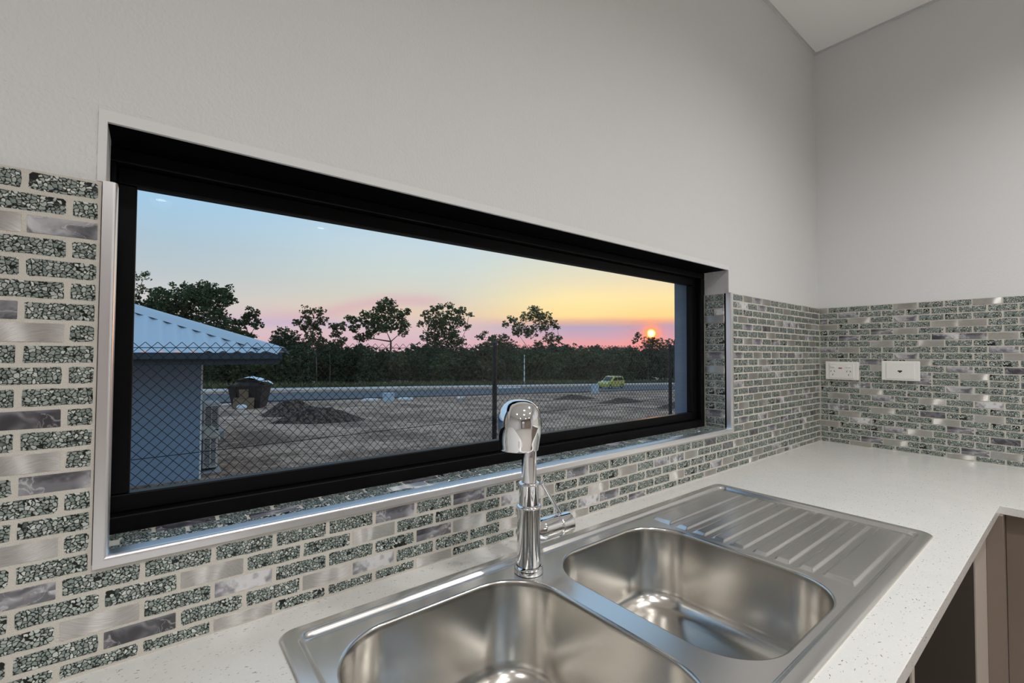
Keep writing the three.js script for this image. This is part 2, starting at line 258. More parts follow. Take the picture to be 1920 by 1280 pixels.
// ---------------------------------------------------------------- mosaic
const PX = 0.0745, PY = 0.0245, TOP = 0.5835, GAP = 0.0024, SURF = 0.008;
const tileCache = {}, tileRandom = rng(12);
function tileGeo(kind, w, h, variant) {                            // face towards +z, standing just proud of the grout
  const key = [kind, Math.round(w * 2000), Math.round(h * 2000), variant].join();
  if (tileCache[key]) return tileCache[key];
  const r = rng(variant * 31 + kind.charCodeAt(0)), pos = [], nor = [], uv = [], uo = r() * 3, vo = r() * 3, z1 = SURF, z0 = SURF - 0.0026;
  const rough = kind === 'g' ? 0.0011 : 0.0002, b = kind === 'm' ? 0.0005 : 0.0011, pts = [], nx = 5, ny = 2;
  const cut = kind === 'g' && r() < 0.35 ? 0.0032 : kind === 'g' ? 0.0016 : 0.0006;
  const edge = (x, y) => { const k = r(); pts.push([x - Math.sign(x) * (Math.abs(Math.abs(x) - w / 2) < 1e-6 ? rough * k : 0), y - Math.sign(y) * (Math.abs(Math.abs(y) - h / 2) < 1e-6 ? rough * r() : 0)]); };
  const X = w / 2, Y = h / 2, c = cut;
  edge(X, -Y + c); for (let i = 1; i < ny; i++) edge(X, -Y + h * i / ny); edge(X, Y - c); edge(X - c, Y); for (let i = nx - 1; i >= 1; i--) edge(-X + w * i / nx, Y); edge(-X + c, Y);
  edge(-X, Y - c); for (let i = ny - 1; i >= 1; i--) edge(-X, -Y + h * i / ny); edge(-X, -Y + c); edge(-X + c, -Y); for (let i = 1; i < nx; i++) edge(-X + w * i / nx, -Y); edge(X - c, -Y);
  const n = pts.length, ins = pts.map(([x, y]) => [x - Math.sign(x) * Math.min(b, Math.abs(x)), y - Math.sign(y) * Math.min(b, Math.abs(y))]);
  const polar = 0.05 + 0.05 * r(), px = (r() - 0.5) * 0.05, py = (r() < 0.5 ? -1 : 1) * (0.035 + 0.04 * r());
  const put = (x, y, z, nrm) => { pos.push(x, y, z); nor.push(...nrm); if (kind === 'm') { const a = Math.atan2(x - px, (y - py) * Math.sign(-py)), R = Math.hypot(x - px, y - py); uv.push(a * polar + uo, R + vo); } else uv.push(x + uo, y + vo); };
  const up = [0, 0, 1];
  if (kind === 'm') {                                             // a face of strips so that the brushing can turn along it
    const S = 8; for (let i = 0; i < S; i++) { const a = -X + b + (w - 2 * b) * i / S, e = -X + b + (w - 2 * b) * (i + 1) / S; for (const [x, y] of [[a, -Y + b], [e, -Y + b], [e, Y - b], [a, -Y + b], [e, Y - b], [a, Y - b]]) put(x, y, z1, up); }
  } else for (let i = 0; i < n; i++) { const p = ins[i], q = ins[(i + 1) % n]; put(0, 0, z1, up); put(...p, z1, up); put(...q, z1, up); }
  for (let i = 0; i < n; i += kind === 'm' ? 1 : 1) {
    const j = (i + 1) % n, a = pts[i], e = pts[j], p = ins[i], q = ins[j], L = Math.hypot(e[0] - a[0], e[1] - a[1]) || 1, o = [(e[1] - a[1]) / L * 0.75, -(e[0] - a[0]) / L * 0.75, 0.66];
    put(...a, z0, o); put(...e, z0, o); put(...q, z1, o); put(...a, z0, o); put(...q, z1, o); put(...p, z1, o);
  }
  const g = new THREE.BufferGeometry(); g.setAttribute('position', new THREE.Float32BufferAttribute(pos, 3)); g.setAttribute('normal', new THREE.Float32BufferAttribute(nor, 3)); g.setAttribute('uv', new THREE.Float32BufferAttribute(uv, 2));
  return (tileCache[key] = g);
}
const KIND = { g: ['glass_tile', M.glass, 14], m: ['metal_tile', M.metal, 7], s: ['stone_tile', M.stone, 9] };
// A course of tiles along u (metres) with joints at first + k*PX, clipped to [u0, u1] and [v0, v1]; place(mesh, u, v) puts each.
function setTile(parent, kind, u0, u1, v0, v1, place, heap) {
  if (u1 - u0 < 0.009 || v1 - v0 < 0.007) return;
  const [name, m, nv] = KIND[kind], g = tileGeo(kind, u1 - u0 - GAP - 0.0007, v1 - v0 - GAP, Math.floor(tileRandom() * nv)), o = new THREE.Mesh(g, m);
  o.name = name; place(o, (u0 + u1) / 2, (v0 + v1) / 2); o.rotateX((tileRandom() - 0.5) * 0.016); o.rotateY((tileRandom() - 0.5) * (kind === 'g' ? 0.02 : 0.012)); o.castShadow = o.receiveShadow = true;
  if (heap) { o.updateMatrix(); (heap[kind] ??= []).push(g.clone().applyMatrix4(o.matrix)); } else parent.add(o);
}
function heapMesh(heap, parent) {
  for (const k of ['g', 'm', 's']) if (heap[k]) { const o = mesh(KIND[k][0] + '_field', mergeGeometries(heap[k]), KIND[k][1], parent); o.userData.kind = 'stuff'; }
}
const any = rng(99), pick = () => { const r = any(); return r < 0.74 ? 'g' : r < 0.87 ? 'm' : 's'; };
// grout beds
const bed = (parent, g) => mesh('grout', metres(g), M.grout, parent);
bed(wallBack, bx(-3.6, -2.3745, -0.02, TOP, -0.001, SURF - 0.0005)); bed(wallBack, bx(-2.3745, -0.798, -0.02, 0.125, -0.001, SURF - 0.0005)); bed(wallBack, bx(-0.798, 0, -0.02, TOP, -0.001, SURF - 0.0005));
bed(wallRight, bx(-SURF + 0.0016, 0.001, -0.02, TOP, 0, 2.6));
{
  const onBack = (o, u, v) => o.position.set(u, v, 0), heap = {};
  const left = ['gg', 'gg', 'ms', 'gg', 'gg', 'gg', 'sg', 'mg', 'gg', 'gg', 'gg', 'sg', 'gg', 'mg', 'gs', 'gg', 'gg', 'mg', 'gg'];           // columns -1 and 0 beside the window
  const right = ['gmsmggggmgg', 'gsgsggmgggs', 'ggggggggggg', 'gmgggmssgms', 'gsgsggggggg', 'ggggmggmgsg', 'gmsgsgmggmg', 'ggggggggggs', 'sgmgmgssmgg', 'gggmggggggg',
    'gggsgggmggs', 'ggmggsggggm', 'sggmgggmggg', 'ggsgggggggg', 'ggmggmsgsms', 'gmgmgsgmgsg', 'ggggggggggg', 'gsgsmggsmgg', 'gmgggsgggsg'];
  const below = ['sgggggsgsgggsgggggggsgggsgsgmgsgm', 'gggmggmgggsmgggmgssmggsmgggmgggmgg', 'gmgsgggsmgsggmggggggggggggggggggg', 'ggsggmsgggmggssgggmggsmggmgsgggggg', 'gggmgggmggggmggsggggmgggmggmssggm'];
  for (let k = 0; k < 24; k++) {
    const v1 = TOP - k * PY, v0 = k === 23 ? 0.001 : v1 - PY, first = k % 2 ? -2.4015 : -2.4385;
    for (let n = -16; n < 33; n++) {
      const a = first + n * PX, b = a + PX; let kind, lo = -9, hi = -0.004, field = n < -1;
      if (k < 19) {
        if (n <= 1) { kind = n < -1 ? pick() : left[k][Math.min(n + 1, 1)]; hi = -2.3745; } else if (n >= 20) { const i = n - (k % 2 ? 21 : 22); kind = right[k][i] ?? 'g'; lo = -0.798; field = i >= 5; } else continue;
      } else kind = n < -1 ? pick() : below[k - 19][n + 1] ?? 'g';
      if (n < -1) kind = pick();
      setTile(wallBack, kind, Math.max(a, lo), Math.min(b, hi), v0, v1, onBack, field ? heap : null);
    }
  }
  heapMesh(heap, wallBack);
}
{
  const rows = ['mgggmggmg', 'gsggggggg', 'sgmgsgggg', 'mggggmmgs', 'gggsmgggg', 'gsgggssmg', 'gggmgmggg', 'smgggggsg', 'ggggsgggm', 'mgsgmgggg', 'gggmggsgs', 'ggggsgmgg',
    'ggggsgggs', 'ggsgggsgg', 'ggmgggmgg', 'gmgsgmgsg', 'ggggggggg', 'gsgmgsgmg', 'gmgggmggg', 'ggsgggsgg', 'mggsmggsm', 'ggggggggg', 'ggsmggsmg', 'ggmgggmgg'];
  const onRight = (o, u, v) => { o.position.set(0, v, u); o.rotation.y = -Math.PI / 2; };
  for (let k = 0; k < 24; k++) {
    const v1 = TOP - k * PY, v0 = k === 23 ? 0.001 : v1 - PY, odd = k < 12 ? k % 2 : (k + 1) % 2, first = odd ? 0.0044 : 0.0416 - PX;
    for (let n = 0; n < 11; n++) setTile(wallRight, rows[k][n] ?? pick(), Math.max(first + n * PX, 0.0095), first + (n + 1) * PX, v0, v1, onRight);
  }
}
{ // tiled sill and tiled right-hand reveal of the window
  const sill = struct('trim_3', metres(bx(OX0 + 0.002, OX1 - 0.002, 0.1212, 0.1296, -0.083, -0.006)), M.grout);
  const onSill = (o, u, v) => { o.position.set(u, 0.1232, v); o.rotation.x = -Math.PI / 2 + 0.07; }, pat = ['gsggggsgggmgggsgggggg', 'ggsggmggggggsggmggggg', 'ggggggmgggsggggggsggg'];
  for (let r = 0; r < 3; r++) for (let n = 0; n < 22; n++) { const a = -2.353 - (r % 2 ? 0 : PX / 2) + n * PX; setTile(sill, pat[r][n] ?? 'g', Math.max(a, OX0 + 0.012), Math.min(a + PX, -0.821), -0.0795 + r * 0.0232, -0.0795 + r * 0.0232 + 0.0238, onSill); }
  const jamb = struct('trim_4', metres(bx(-0.8165, -0.8105, 0.1296, TOP, -0.083, -0.006)), M.grout);
  const onJamb = (o, u, v) => { o.position.set(-0.8115, v, u); o.rotation.y = -Math.PI / 2; }, jp = ['gg', 'G', 'gs', 'M', 'G', 'G', 'gg', 'G', 'S', 'gg', 'M', 'G', 'gg', 'gg', 'G', 'gg', 'S', 'gg', 'G'];
  for (let k = 0; k < 19; k++) { const v1 = TOP - k * PY, v0 = Math.max(v1 - PY, 0.131), p = jp[k]; if (p.length === 1) setTile(jamb, p.toLowerCase(), -0.0805, -0.0095, v0, v1, onJamb); else { setTile(jamb, p[0], -0.0805, -0.045, v0, v1, onJamb); setTile(jamb, p[1], -0.045, -0.0095, v0, v1, onJamb); } }
  const lj = struct('trim_5', metres(bx(-2.3765, -2.3685, 0.1296, TOP, -0.083, -0.006)), M.grout), onL = (o, u, v) => { o.position.set(-2.3745, v, u); o.rotation.y = Math.PI / 2; };
  for (let k = 0; k < 19; k++) { const v1 = TOP - k * PY; setTile(lj, pick(), -0.0805, -0.0095, Math.max(v1 - PY, 0.131), v1, onL); }
}
{ // satin metal edge trim round the tiled opening: quarter-round outside, mitred at the lower corners
  const quarter = (len, mit0, mit1) => {                           // runs along +x from 0, outside face +z, top +y; the outer edge is y = -0.0135
    const prof = []; for (let i = 0; i <= 8; i++) { const a = i / 8 * Math.PI / 2; prof.push([-0.005 + 0.005 * Math.sin(a), -0.005 + 0.005 * Math.cos(a)]); }   // [y, z] rounding the front upper edge
    const ring = [[-0.0135, -0.022], [-0.0135, 0], ...prof.map(([y, z]) => [y, z]), [0, -0.024], [-0.002, -0.024], [-0.002, -0.022]];
    const A = ring.map(([y, z]) => [mit0 * -y, y, z]), B = ring.map(([y, z]) => [len - mit1 * -y, y, z]); const g = loft([B, A]).toNonIndexed(); g.computeVertexNormals(); return g;
  };
  const H = TOP + 0.001 - 0.1345, turn = (g, flip) => {            // stood upright; flip puts the rounded edge on the right
    const p = g.attributes.position; for (let i = 0; i < p.count; i++) { const x = p.getX(i), y = p.getY(i); p.setXY(i, flip ? y : -y, x); }
    if (flip) for (let i = 0; i < p.count; i += 3) for (const k of ['X', 'Y', 'Z']) { const v = p['get' + k](i); p['set' + k](i, p['get' + k](i + 1)); p['set' + k](i + 1, v); }
    g.computeVertexNormals(); return g;
  };
  struct('trim_6', quarter(-0.8165 + 2.3598, -1, -1), M.trim).position.set(-2.3598, 0.1345, 0.0125);
  struct('trim_7', turn(quarter(H, -1, 0), true), M.trim).position.set(-2.3598, 0.1345, 0.0125);
  struct('trim_8', turn(quarter(H, -1, 0), false), M.trim).position.set(-0.8165, 0.1345, 0.0125);
}

// ---------------------------------------------------------------- worktop and cabinets
const SX0 = -2.1863, SX1 = -1.0199, SZ0 = 0.0648, SZ1 = 0.5385;    // sink
{
  const s = new THREE.Shape(); for (const [i, [x, z]] of [[-3.6, 0.002], [-0.002, 0.002], [-0.002, 2.6], [-0.636, 2.6], [-0.636, 0.6], [-3.6, 0.6]].entries()) i ? s.lineTo(x, -z) : s.moveTo(x, -z); s.closePath();
  const h = new THREE.Path(); h.moveTo(SX0 + 0.02, -SZ0 - 0.02); h.lineTo(SX1 - 0.02, -SZ0 - 0.02); h.lineTo(SX1 - 0.02, -SZ1 + 0.02); h.lineTo(SX0 + 0.02, -SZ1 + 0.02); h.closePath(); s.holes.push(h);
  const g = metres(new THREE.ExtrudeGeometry(s, { depth: 0.0182, bevelEnabled: true, bevelThickness: 0.0009, bevelSize: 0.0009, bevelOffset: -0.0009, bevelSegments: 2 }).rotateX(-Math.PI / 2).translate(0, -0.0191, 0));
  tag(mesh('worktop', g, M.quartz), 'L-shaped cream quartz worktop with fine dark flecks running along both tiled walls', 'worktop');
}
{
  const c = thing('sink_cabinet', 'open beige base cabinet without doors under the sink', 'cabinet', [-1.6, FLOOR, 0.3]);
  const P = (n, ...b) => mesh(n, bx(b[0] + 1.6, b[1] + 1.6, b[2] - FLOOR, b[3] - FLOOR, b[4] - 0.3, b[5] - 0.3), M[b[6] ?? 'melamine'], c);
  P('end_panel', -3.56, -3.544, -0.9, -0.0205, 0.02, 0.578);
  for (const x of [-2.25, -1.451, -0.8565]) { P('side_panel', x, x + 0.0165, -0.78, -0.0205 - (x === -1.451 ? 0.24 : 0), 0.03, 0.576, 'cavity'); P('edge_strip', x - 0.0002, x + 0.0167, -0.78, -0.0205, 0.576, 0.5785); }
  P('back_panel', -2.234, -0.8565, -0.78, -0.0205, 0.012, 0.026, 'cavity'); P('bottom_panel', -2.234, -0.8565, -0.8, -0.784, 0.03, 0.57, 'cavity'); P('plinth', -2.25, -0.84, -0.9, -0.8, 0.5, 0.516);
  P('filler_panel', -0.84, -0.6, -0.78, -0.0205, 0.56, 0.576);
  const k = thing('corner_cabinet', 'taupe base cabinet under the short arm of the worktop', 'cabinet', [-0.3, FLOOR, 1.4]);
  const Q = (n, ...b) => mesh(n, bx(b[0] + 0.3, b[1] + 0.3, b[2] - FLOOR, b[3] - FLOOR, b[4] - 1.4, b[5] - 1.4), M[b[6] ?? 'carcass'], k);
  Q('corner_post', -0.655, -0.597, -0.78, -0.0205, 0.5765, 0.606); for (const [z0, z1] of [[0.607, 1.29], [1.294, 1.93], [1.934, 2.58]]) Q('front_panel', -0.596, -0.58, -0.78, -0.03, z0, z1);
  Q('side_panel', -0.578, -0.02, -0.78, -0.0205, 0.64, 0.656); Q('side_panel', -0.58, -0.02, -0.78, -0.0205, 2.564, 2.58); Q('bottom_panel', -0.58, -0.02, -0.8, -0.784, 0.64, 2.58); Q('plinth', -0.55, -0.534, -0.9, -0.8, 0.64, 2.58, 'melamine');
}

// ---------------------------------------------------------------- sink: rim, deck, two bowls, drainer
{
  const cx = (SX0 + SX1) / 2, cz = (SZ0 + SZ1) / 2, s = thing('kitchen_sink', 'brushed steel double bowl sink with ribbed drainer set into the worktop', 'sink', [cx, 0, cz]);
  const L = (list) => list.map(([x, y, z]) => [x - cx, y, z - cz]), Y = -0.003;
  const rim = (o, y, r) => L(rrect(SX0 + o, SX1 - o, SZ0 + o, SZ1 - o, r, y));
  mesh('rim', loft([[0, -0.0005, 0.022], [0.0004, 0.0016, 0.022], [0.002, 0.003, 0.0215], [0.005, 0.0042, 0.0205], [0.0185, 0.0042, 0.018], [0.0215, 0.0032, 0.0175], [0.024, 0.0, 0.017], [0.0265, -0.0024, 0.0165], [0.029, Y, 0.016]].map((a) => rim(...a))), M.steelDeck, s);
  const bowls = [[-2.1425, -1.8035, 0.121, 0.497], [-1.7545, -1.4245, 0.121, 0.497]], D = [-1.408, SX1 - 0.029, SZ0 + 0.029, SZ1 - 0.029];
  const xz = (ring) => ring.map(([x, , z]) => new THREE.Vector2(x, -z)), inner = rim(0.029, Y, 0.016), deck = new THREE.Shape(xz([...inner.slice(11, 33), [D[0] - cx, Y, SZ0 + 0.029 - cz], [D[0] - cx, Y, SZ1 - 0.029 - cz]]).reverse());
  for (const b of bowls) deck.holes.push(new THREE.Path(xz(L(rrect(b[0] - 0.004, b[1] + 0.004, b[2] - 0.004, b[3] + 0.004, 0.092, Y, 16)))));
  mesh('deck', new THREE.ShapeGeometry(deck).rotateX(-Math.PI / 2).translate(0, Y, 0), M.steelDeck, s);
  for (const b of bowls) {
    const rings = [[-0.004, 0, 0.092], [-0.0025, -0.0004, 0.0905], [-0.0008, -0.0014, 0.089], [0, -0.0035, 0.088], [0.001, -0.01, 0.087], [0.008, -0.125, 0.08]].map(([o, y, r]) => L(rrect(b[0] + o, b[1] - o, b[2] + o, b[3] - o, r, Y + y, 16)));
    for (let i = 1; i <= 8; i++) { const a = i / 8 * Math.PI / 2, o = 0.008 + 0.034 * (1 - Math.cos(a)); rings.push(L(rrect(b[0] + o, b[1] - o, b[2] + o, b[3] - o, 0.08 - 0.03 * (1 - Math.cos(a)), Y - 0.125 - 0.034 * Math.sin(a), 16))); }
    const base = rings[rings.length - 1], mx = (b[0] + b[1]) / 2 - cx, mz = (b[2] + b[3]) / 2 - cz;
    for (const [t, y] of [[0.35, -0.161], [0.7, -0.164], [1, -0.168]]) rings.push(base.map(([x, , z]) => { const a = Math.atan2(z - mz, x - mx); return [x + (mx + 0.044 * Math.cos(a) - x) * t, Y + y, z + (mz + 0.044 * Math.sin(a) - z) * t]; }));
    const bowl = mesh('bowl', loft(rings), M.steel, s);
    const w = mesh('waste', new THREE.LatheGeometry([[0.046, 0], [0.0455, 0.0012], [0.041, 0.001], [0.036, -0.008], [0.03, -0.011], [0.0001, -0.011]].map(([x, y]) => new THREE.Vector2(x, y)), 28), M.chrome, bowl); w.position.set(mx, Y - 0.1665, mz);
  }
  { // drainer: raised pads between grooves
    const pads = [[0.112, 0.155], [0.172, 0.196], [0.213, 0.237], [0.254, 0.278], [0.2935, 0.3175], [0.335, 0.359], [0.374, 0.398], [0.415, 0.437], [0.4535, 0.497]], NX = 60, NZ = 260, pos = [], idx = [], uv = [];
    for (let j = 0; j <= NZ; j++) for (let i = 0; i <= NX; i++) {
      const x = D[0] + (D[1] - D[0]) * i / NX, z = D[2] + (D[3] - D[2]) * j / NZ; let y = 0;
      for (const [a, e] of pads) { const k = Math.min(smooth(z, a - 0.0025, a + 0.0025), 1 - smooth(z, e - 0.0025, e + 0.0025), smooth(x, D[0] + 0.004, D[0] + 0.011), 1 - smooth(x, -1.062, -1.055)); y = Math.max(y, k); }
      pos.push(x - cx, Y + 0.0028 * y, z - cz); uv.push(x, z);
      if (i < NX && j < NZ) { const a = j * (NX + 1) + i; idx.push(a, a + NX + 1, a + 1, a + 1, a + NX + 1, a + NX + 2); }
    }
    const g = new THREE.BufferGeometry(); g.setAttribute('position', new THREE.Float32BufferAttribute(pos, 3)); g.setAttribute('uv', new THREE.Float32BufferAttribute(uv, 2)); g.setIndex(idx); g.computeVertexNormals(); mesh('drainer', g, M.steelDeck, s);
  }
}

// ---------------------------------------------------------------- mixer tap
{
  const t = thing('mixer_tap', 'chrome mixer tap with a domed spray head and side lever behind the sink bowls', 'tap', [-1.7975, -0.003, 0.13]);
  const lathe = (list, n = 48) => new THREE.LatheGeometry(list.map(([x, y]) => new THREE.Vector2(x, y)), n);
  mesh('base_ring', lathe([[0.0001, 0], [0.0245, 0], [0.0255, 0.002], [0.0255, 0.0095], [0.0243, 0.0112], [0.0225, 0.0122], [0.0215, 0.0128]]), M.chrome, t);
  mesh('body', lathe([[0.0205, 0.012], [0.0205, 0.112], [0.0215, 0.1128], [0.0219, 0.1142], [0.0215, 0.1158], [0.0201, 0.1165], [0.0175, 0.1168]]), M.chrome, t);
  mesh('neck', lathe([[0.0172, 0.1165], [0.0172, 0.1515], [0.0183, 0.152], [0.0186, 0.1534], [0.0181, 0.155], [0.0165, 0.1556], [0.0136, 0.1558]]), M.chrome, t);
  const A = 0.86, dx = -Math.sin(A), dz = Math.cos(A), R = 0.1;       // the spout reaches out over the bowls
  mesh('riser', tube([[0, 0.15, 0], [0, 0.2, 0], [0, 0.238, 0], [dx * 0.012, 0.258, dz * 0.012], [dx * 0.035, 0.268, dz * 0.035], [dx * 0.08, 0.268, dz * 0.08]], 0.0132, 24, 48), M.chrome, t);
  const prof = [[0.0235, 0.2345], [0.0262, 0.2335], [0.0272, 0.2342], [0.0285, 0.243], [0.0306, 0.256], [0.0318, 0.266], [0.0321, 0.273], [0.0316, 0.281], [0.0299, 0.2885], [0.0272, 0.2955], [0.0238, 0.3012], [0.0222, 0.3031], [0.0219, 0.303], [0.0195, 0.3053], [0.0135, 0.3085], [0.007, 0.3101], [0.0001, 0.3106]];
  const curve = new THREE.SplineCurve(prof.map(([x, y]) => new THREE.Vector2(x * 1.08, y)));
  const head = mesh('spray_head', new THREE.LatheGeometry(curve.getPoints(70).map((p) => new THREE.Vector2(Math.max(p.x, 0.0001), p.y)), 64), M.chrome, t); head.position.set(dx * R, 0, dz * R);
  const face = mesh('spray_face', new THREE.CylinderGeometry(0.024, 0.024, 0.004, 32), M.dark, head); face.position.y = 0.2375;
  const side = (list) => lathe(list, 40).rotateZ(-Math.PI / 2);
  const hub = mesh('valve_body', side([[0.0155, 0.012], [0.0195, 0.026], [0.0198, 0.03], [0.0198, 0.064], [0.0188, 0.0662], [0.015, 0.0666]]), M.chrome, t); hub.position.y = 0.066;
  const cap = mesh('lever', side([[0.0145, 0.0655], [0.0188, 0.069], [0.0202, 0.0705], [0.0202, 0.0955], [0.0192, 0.0975], [0.012, 0.0985], [0.0001, 0.0987]]), M.chrome, t); cap.position.y = 0.064;
  mesh('lever_pin', join([rod([0.0785, 0.016, 0], [0.0345, 0.083, -0.004], 0.0035, 0.0035, 14), new THREE.SphereGeometry(0.0035, 12, 8).translate(0.0345, 0.083, -0.004)]), M.chrome, cap);
}

// ---------------------------------------------------------------- outlets on the right-hand wall
function plate(name, label, z0, z1, y0, y1) {
  const W = z1 - z0, H = y1 - y0, t = thing(name, label, 'socket', [-SURF - 0.001, y0, (z0 + z1) / 2]);
  const b = mesh('surround', rbx(-0.0105, 0, 0, H, -W / 2, W / 2, 0.003, 3), M.plastic, t); mesh('cover_plate', rbx(-0.0125, -0.006, 0.007, H - 0.007, -W / 2 + 0.0155, W / 2 - 0.0155, 0.0012, 2), M.plastic, t); return t;
}
{
  const t = plate('double_power_socket', 'white double power socket with two rocker switches, nearest the corner', 0.0335, 0.1525, 0.2725, 0.3495), f = -0.0127;
  for (const z of [-0.0315, 0.0255]) {
    mesh('rocker_switch', rbx(f - 0.0022, f + 0.001, 0.052, 0.0595, z - 0.0085, z + 0.0085, 0.0014, 2), M.plastic, t);
    for (const [dz, dy, a] of [[-0.0062, 0.036, 0.5], [0.0062, 0.036, -0.5], [0, 0.0215, 0]]) { const s = mesh('slot', bx(-0.0006, 0.0008, -0.0036, 0.0036, -0.0009, 0.0009), M.dark, t); s.position.set(f, dy, z + dz); s.rotation.x = a; }
  }
  const n = mesh('indicator', bx(f - 0.0005, f + 0.001, 0.0475, 0.0515, -0.0105, 0.0025), M.neon, t); n.userData.label = 'dark red indicator window';
  const d = plate('data_socket', 'white wall plate with one small data jack, right of the power socket', 0.2275, 0.345, 0.2785, 0.3555);
  mesh('jack', new THREE.ExtrudeGeometry(new THREE.Shape([[-0.0065, 0.0035], [-0.0065, -0.0015], [-0.003, -0.0015], [-0.003, -0.0045], [0.003, -0.0045], [0.003, -0.0015], [0.0065, -0.0015], [0.0065, 0.0035]].map((p) => new THREE.Vector2(...p))), { depth: 0.0012, bevelEnabled: false }).rotateY(-Math.PI / 2).translate(f + 0.0004, 0.0365, 0), M.dark, d);
}

// ---------------------------------------------------------------- downlights
for (const [x, z, where] of [[-2.28, 4.16, 'far from the window, behind the sink run'], [-2.35, 2.35, 'in the middle of the room'], [-0.75, 2.3, 'over the short arm of the worktop'], [-0.85, 1.05, 'nearest the tiled corner'], [-1.9, 1.35, 'in front of the sink'], [-3.5, 1.35, 'left of the window'], [-3.9, 3.2, 'nearest the left wall'], [-0.9, 4.2, 'at the far end of the right-hand wall']]) {
  const d = thing('downlight', 'round white recessed downlight ' + where, 'light', [x, CEIL, z], 0, 'recessed ceiling downlights');
  mesh('trim_ring', new THREE.LatheGeometry([[0.038, -0.001], [0.04, -0.005], [0.046, -0.005], [0.05, -0.001]].map((p) => new THREE.Vector2(...p)), 32), M.bead, d);
  mesh('lamp_lens', new THREE.CylinderGeometry(0.039, 0.039, 0.003, 32).translate(0, -0.002, 0), M.lens, d);
  const l = new THREE.SpotLight(new THREE.Color(1, 0.985, 0.965), LAMP, 0, 1.35, 1, 2); l.position.set(x, CEIL - 0.012, z); l.target.position.set(x, FLOOR, z); l.castShadow = true; l.shadow.radius = 4; scene.add(l); scene.add(l.target);
}

// ---------------------------------------------------------------- outdoors
const YAW = 0.6693, CAM = [-2.3234, 0.3793, 0.7444], RAY = new THREE.Matrix4().makeRotationFromEuler(camera.rotation);
function at(px, py, depth) {                                       // a place seen at a pixel of the survey photograph, at a depth along the view
  const v = new THREE.Vector3((px - 960) / 854.04, (640 - py) / 854.04, -1).applyMatrix4(RAY), k = depth / (v.x * FWD[0] + v.z * FWD[1]); return [CAM[0] + v.x * k, CAM[1] + v.y * k, CAM[2] + v.z * k];
}
function atZ(px, py, z) { const v = new THREE.Vector3((px - 960) / 854.04, (640 - py) / 854.04, -1).applyMatrix4(RAY), k = (z - CAM[2]) / v.z; return [CAM[0] + v.x * k, CAM[1] + v.y * k, z]; }
const depthOf = (x, z) => (x - CAM[0]) * FWD[0] + (z - CAM[2]) * FWD[1];
const groundY = (x, z) => { const d = depthOf(x, z); return CAM[1] - 2.2 - 0.0463 * (Math.min(d, 140) - 10); };
{
  const xs = [], zs = []; for (let i = 0; i <= 150; i++) xs.push(-60 + 280 * i / 150); for (let j = 0; j <= 110; j++) zs.push(-0.15 - 230 * (j / 110) ** 1.6);
  const pos = [], idx = [], uv = [], n = xs.length;
  zs.forEach((z, j) => xs.forEach((x, i) => { pos.push(x, groundY(x, z) - 0.03 + 0.09 * (fbm(x * 0.35 + 80, z * 0.35 + 300, 4096, 7, 3) - 0.5), z); uv.push(x, z); if (i + 1 < n && j + 1 < zs.length) { const a = j * n + i; idx.push(a, a + 1, a + n, a + 1, a + n + 1, a + n); } }));
  const g = new THREE.BufferGeometry(); g.setAttribute('position', new THREE.Float32BufferAttribute(pos, 3)); g.setAttribute('uv', new THREE.Float32BufferAttribute(uv, 2)); g.setIndex(idx); g.computeVertexNormals(); struct('ground', g, M.dirt);
}
function strip(name, z0, z1, x0, x1, h, m, lift = 0) {             // a band along x that follows the slope, with thickness h
  const pos = [], idx = [], uv = [], N = 60;
  for (let i = 0; i <= N; i++) { const x = x0 + (x1 - x0) * i / N; for (const [z, dy] of [[z0, -0.3], [z0, h], [z1, h], [z1, -0.3]]) { pos.push(x, groundY(x, z) + lift + dy, z); uv.push(x, z + dy); } if (i < N) for (let k = 0; k < 3; k++) { const a = i * 4 + k; idx.push(a, a + 4, a + 1, a + 1, a + 4, a + 5); } }
  const g = new THREE.BufferGeometry(); g.setAttribute('position', new THREE.Float32BufferAttribute(pos, 3)); g.setAttribute('uv', new THREE.Float32BufferAttribute(uv, 2)); g.setIndex(idx); const f = g.toNonIndexed(); f.computeVertexNormals(); return struct(name, f, m);
}
strip('road', -30.5, -42.5, -30, 160, 0.05, M.asphalt);
strip('kerb', -50.4, -52.2, -30, 160, 0.16, M.pale);

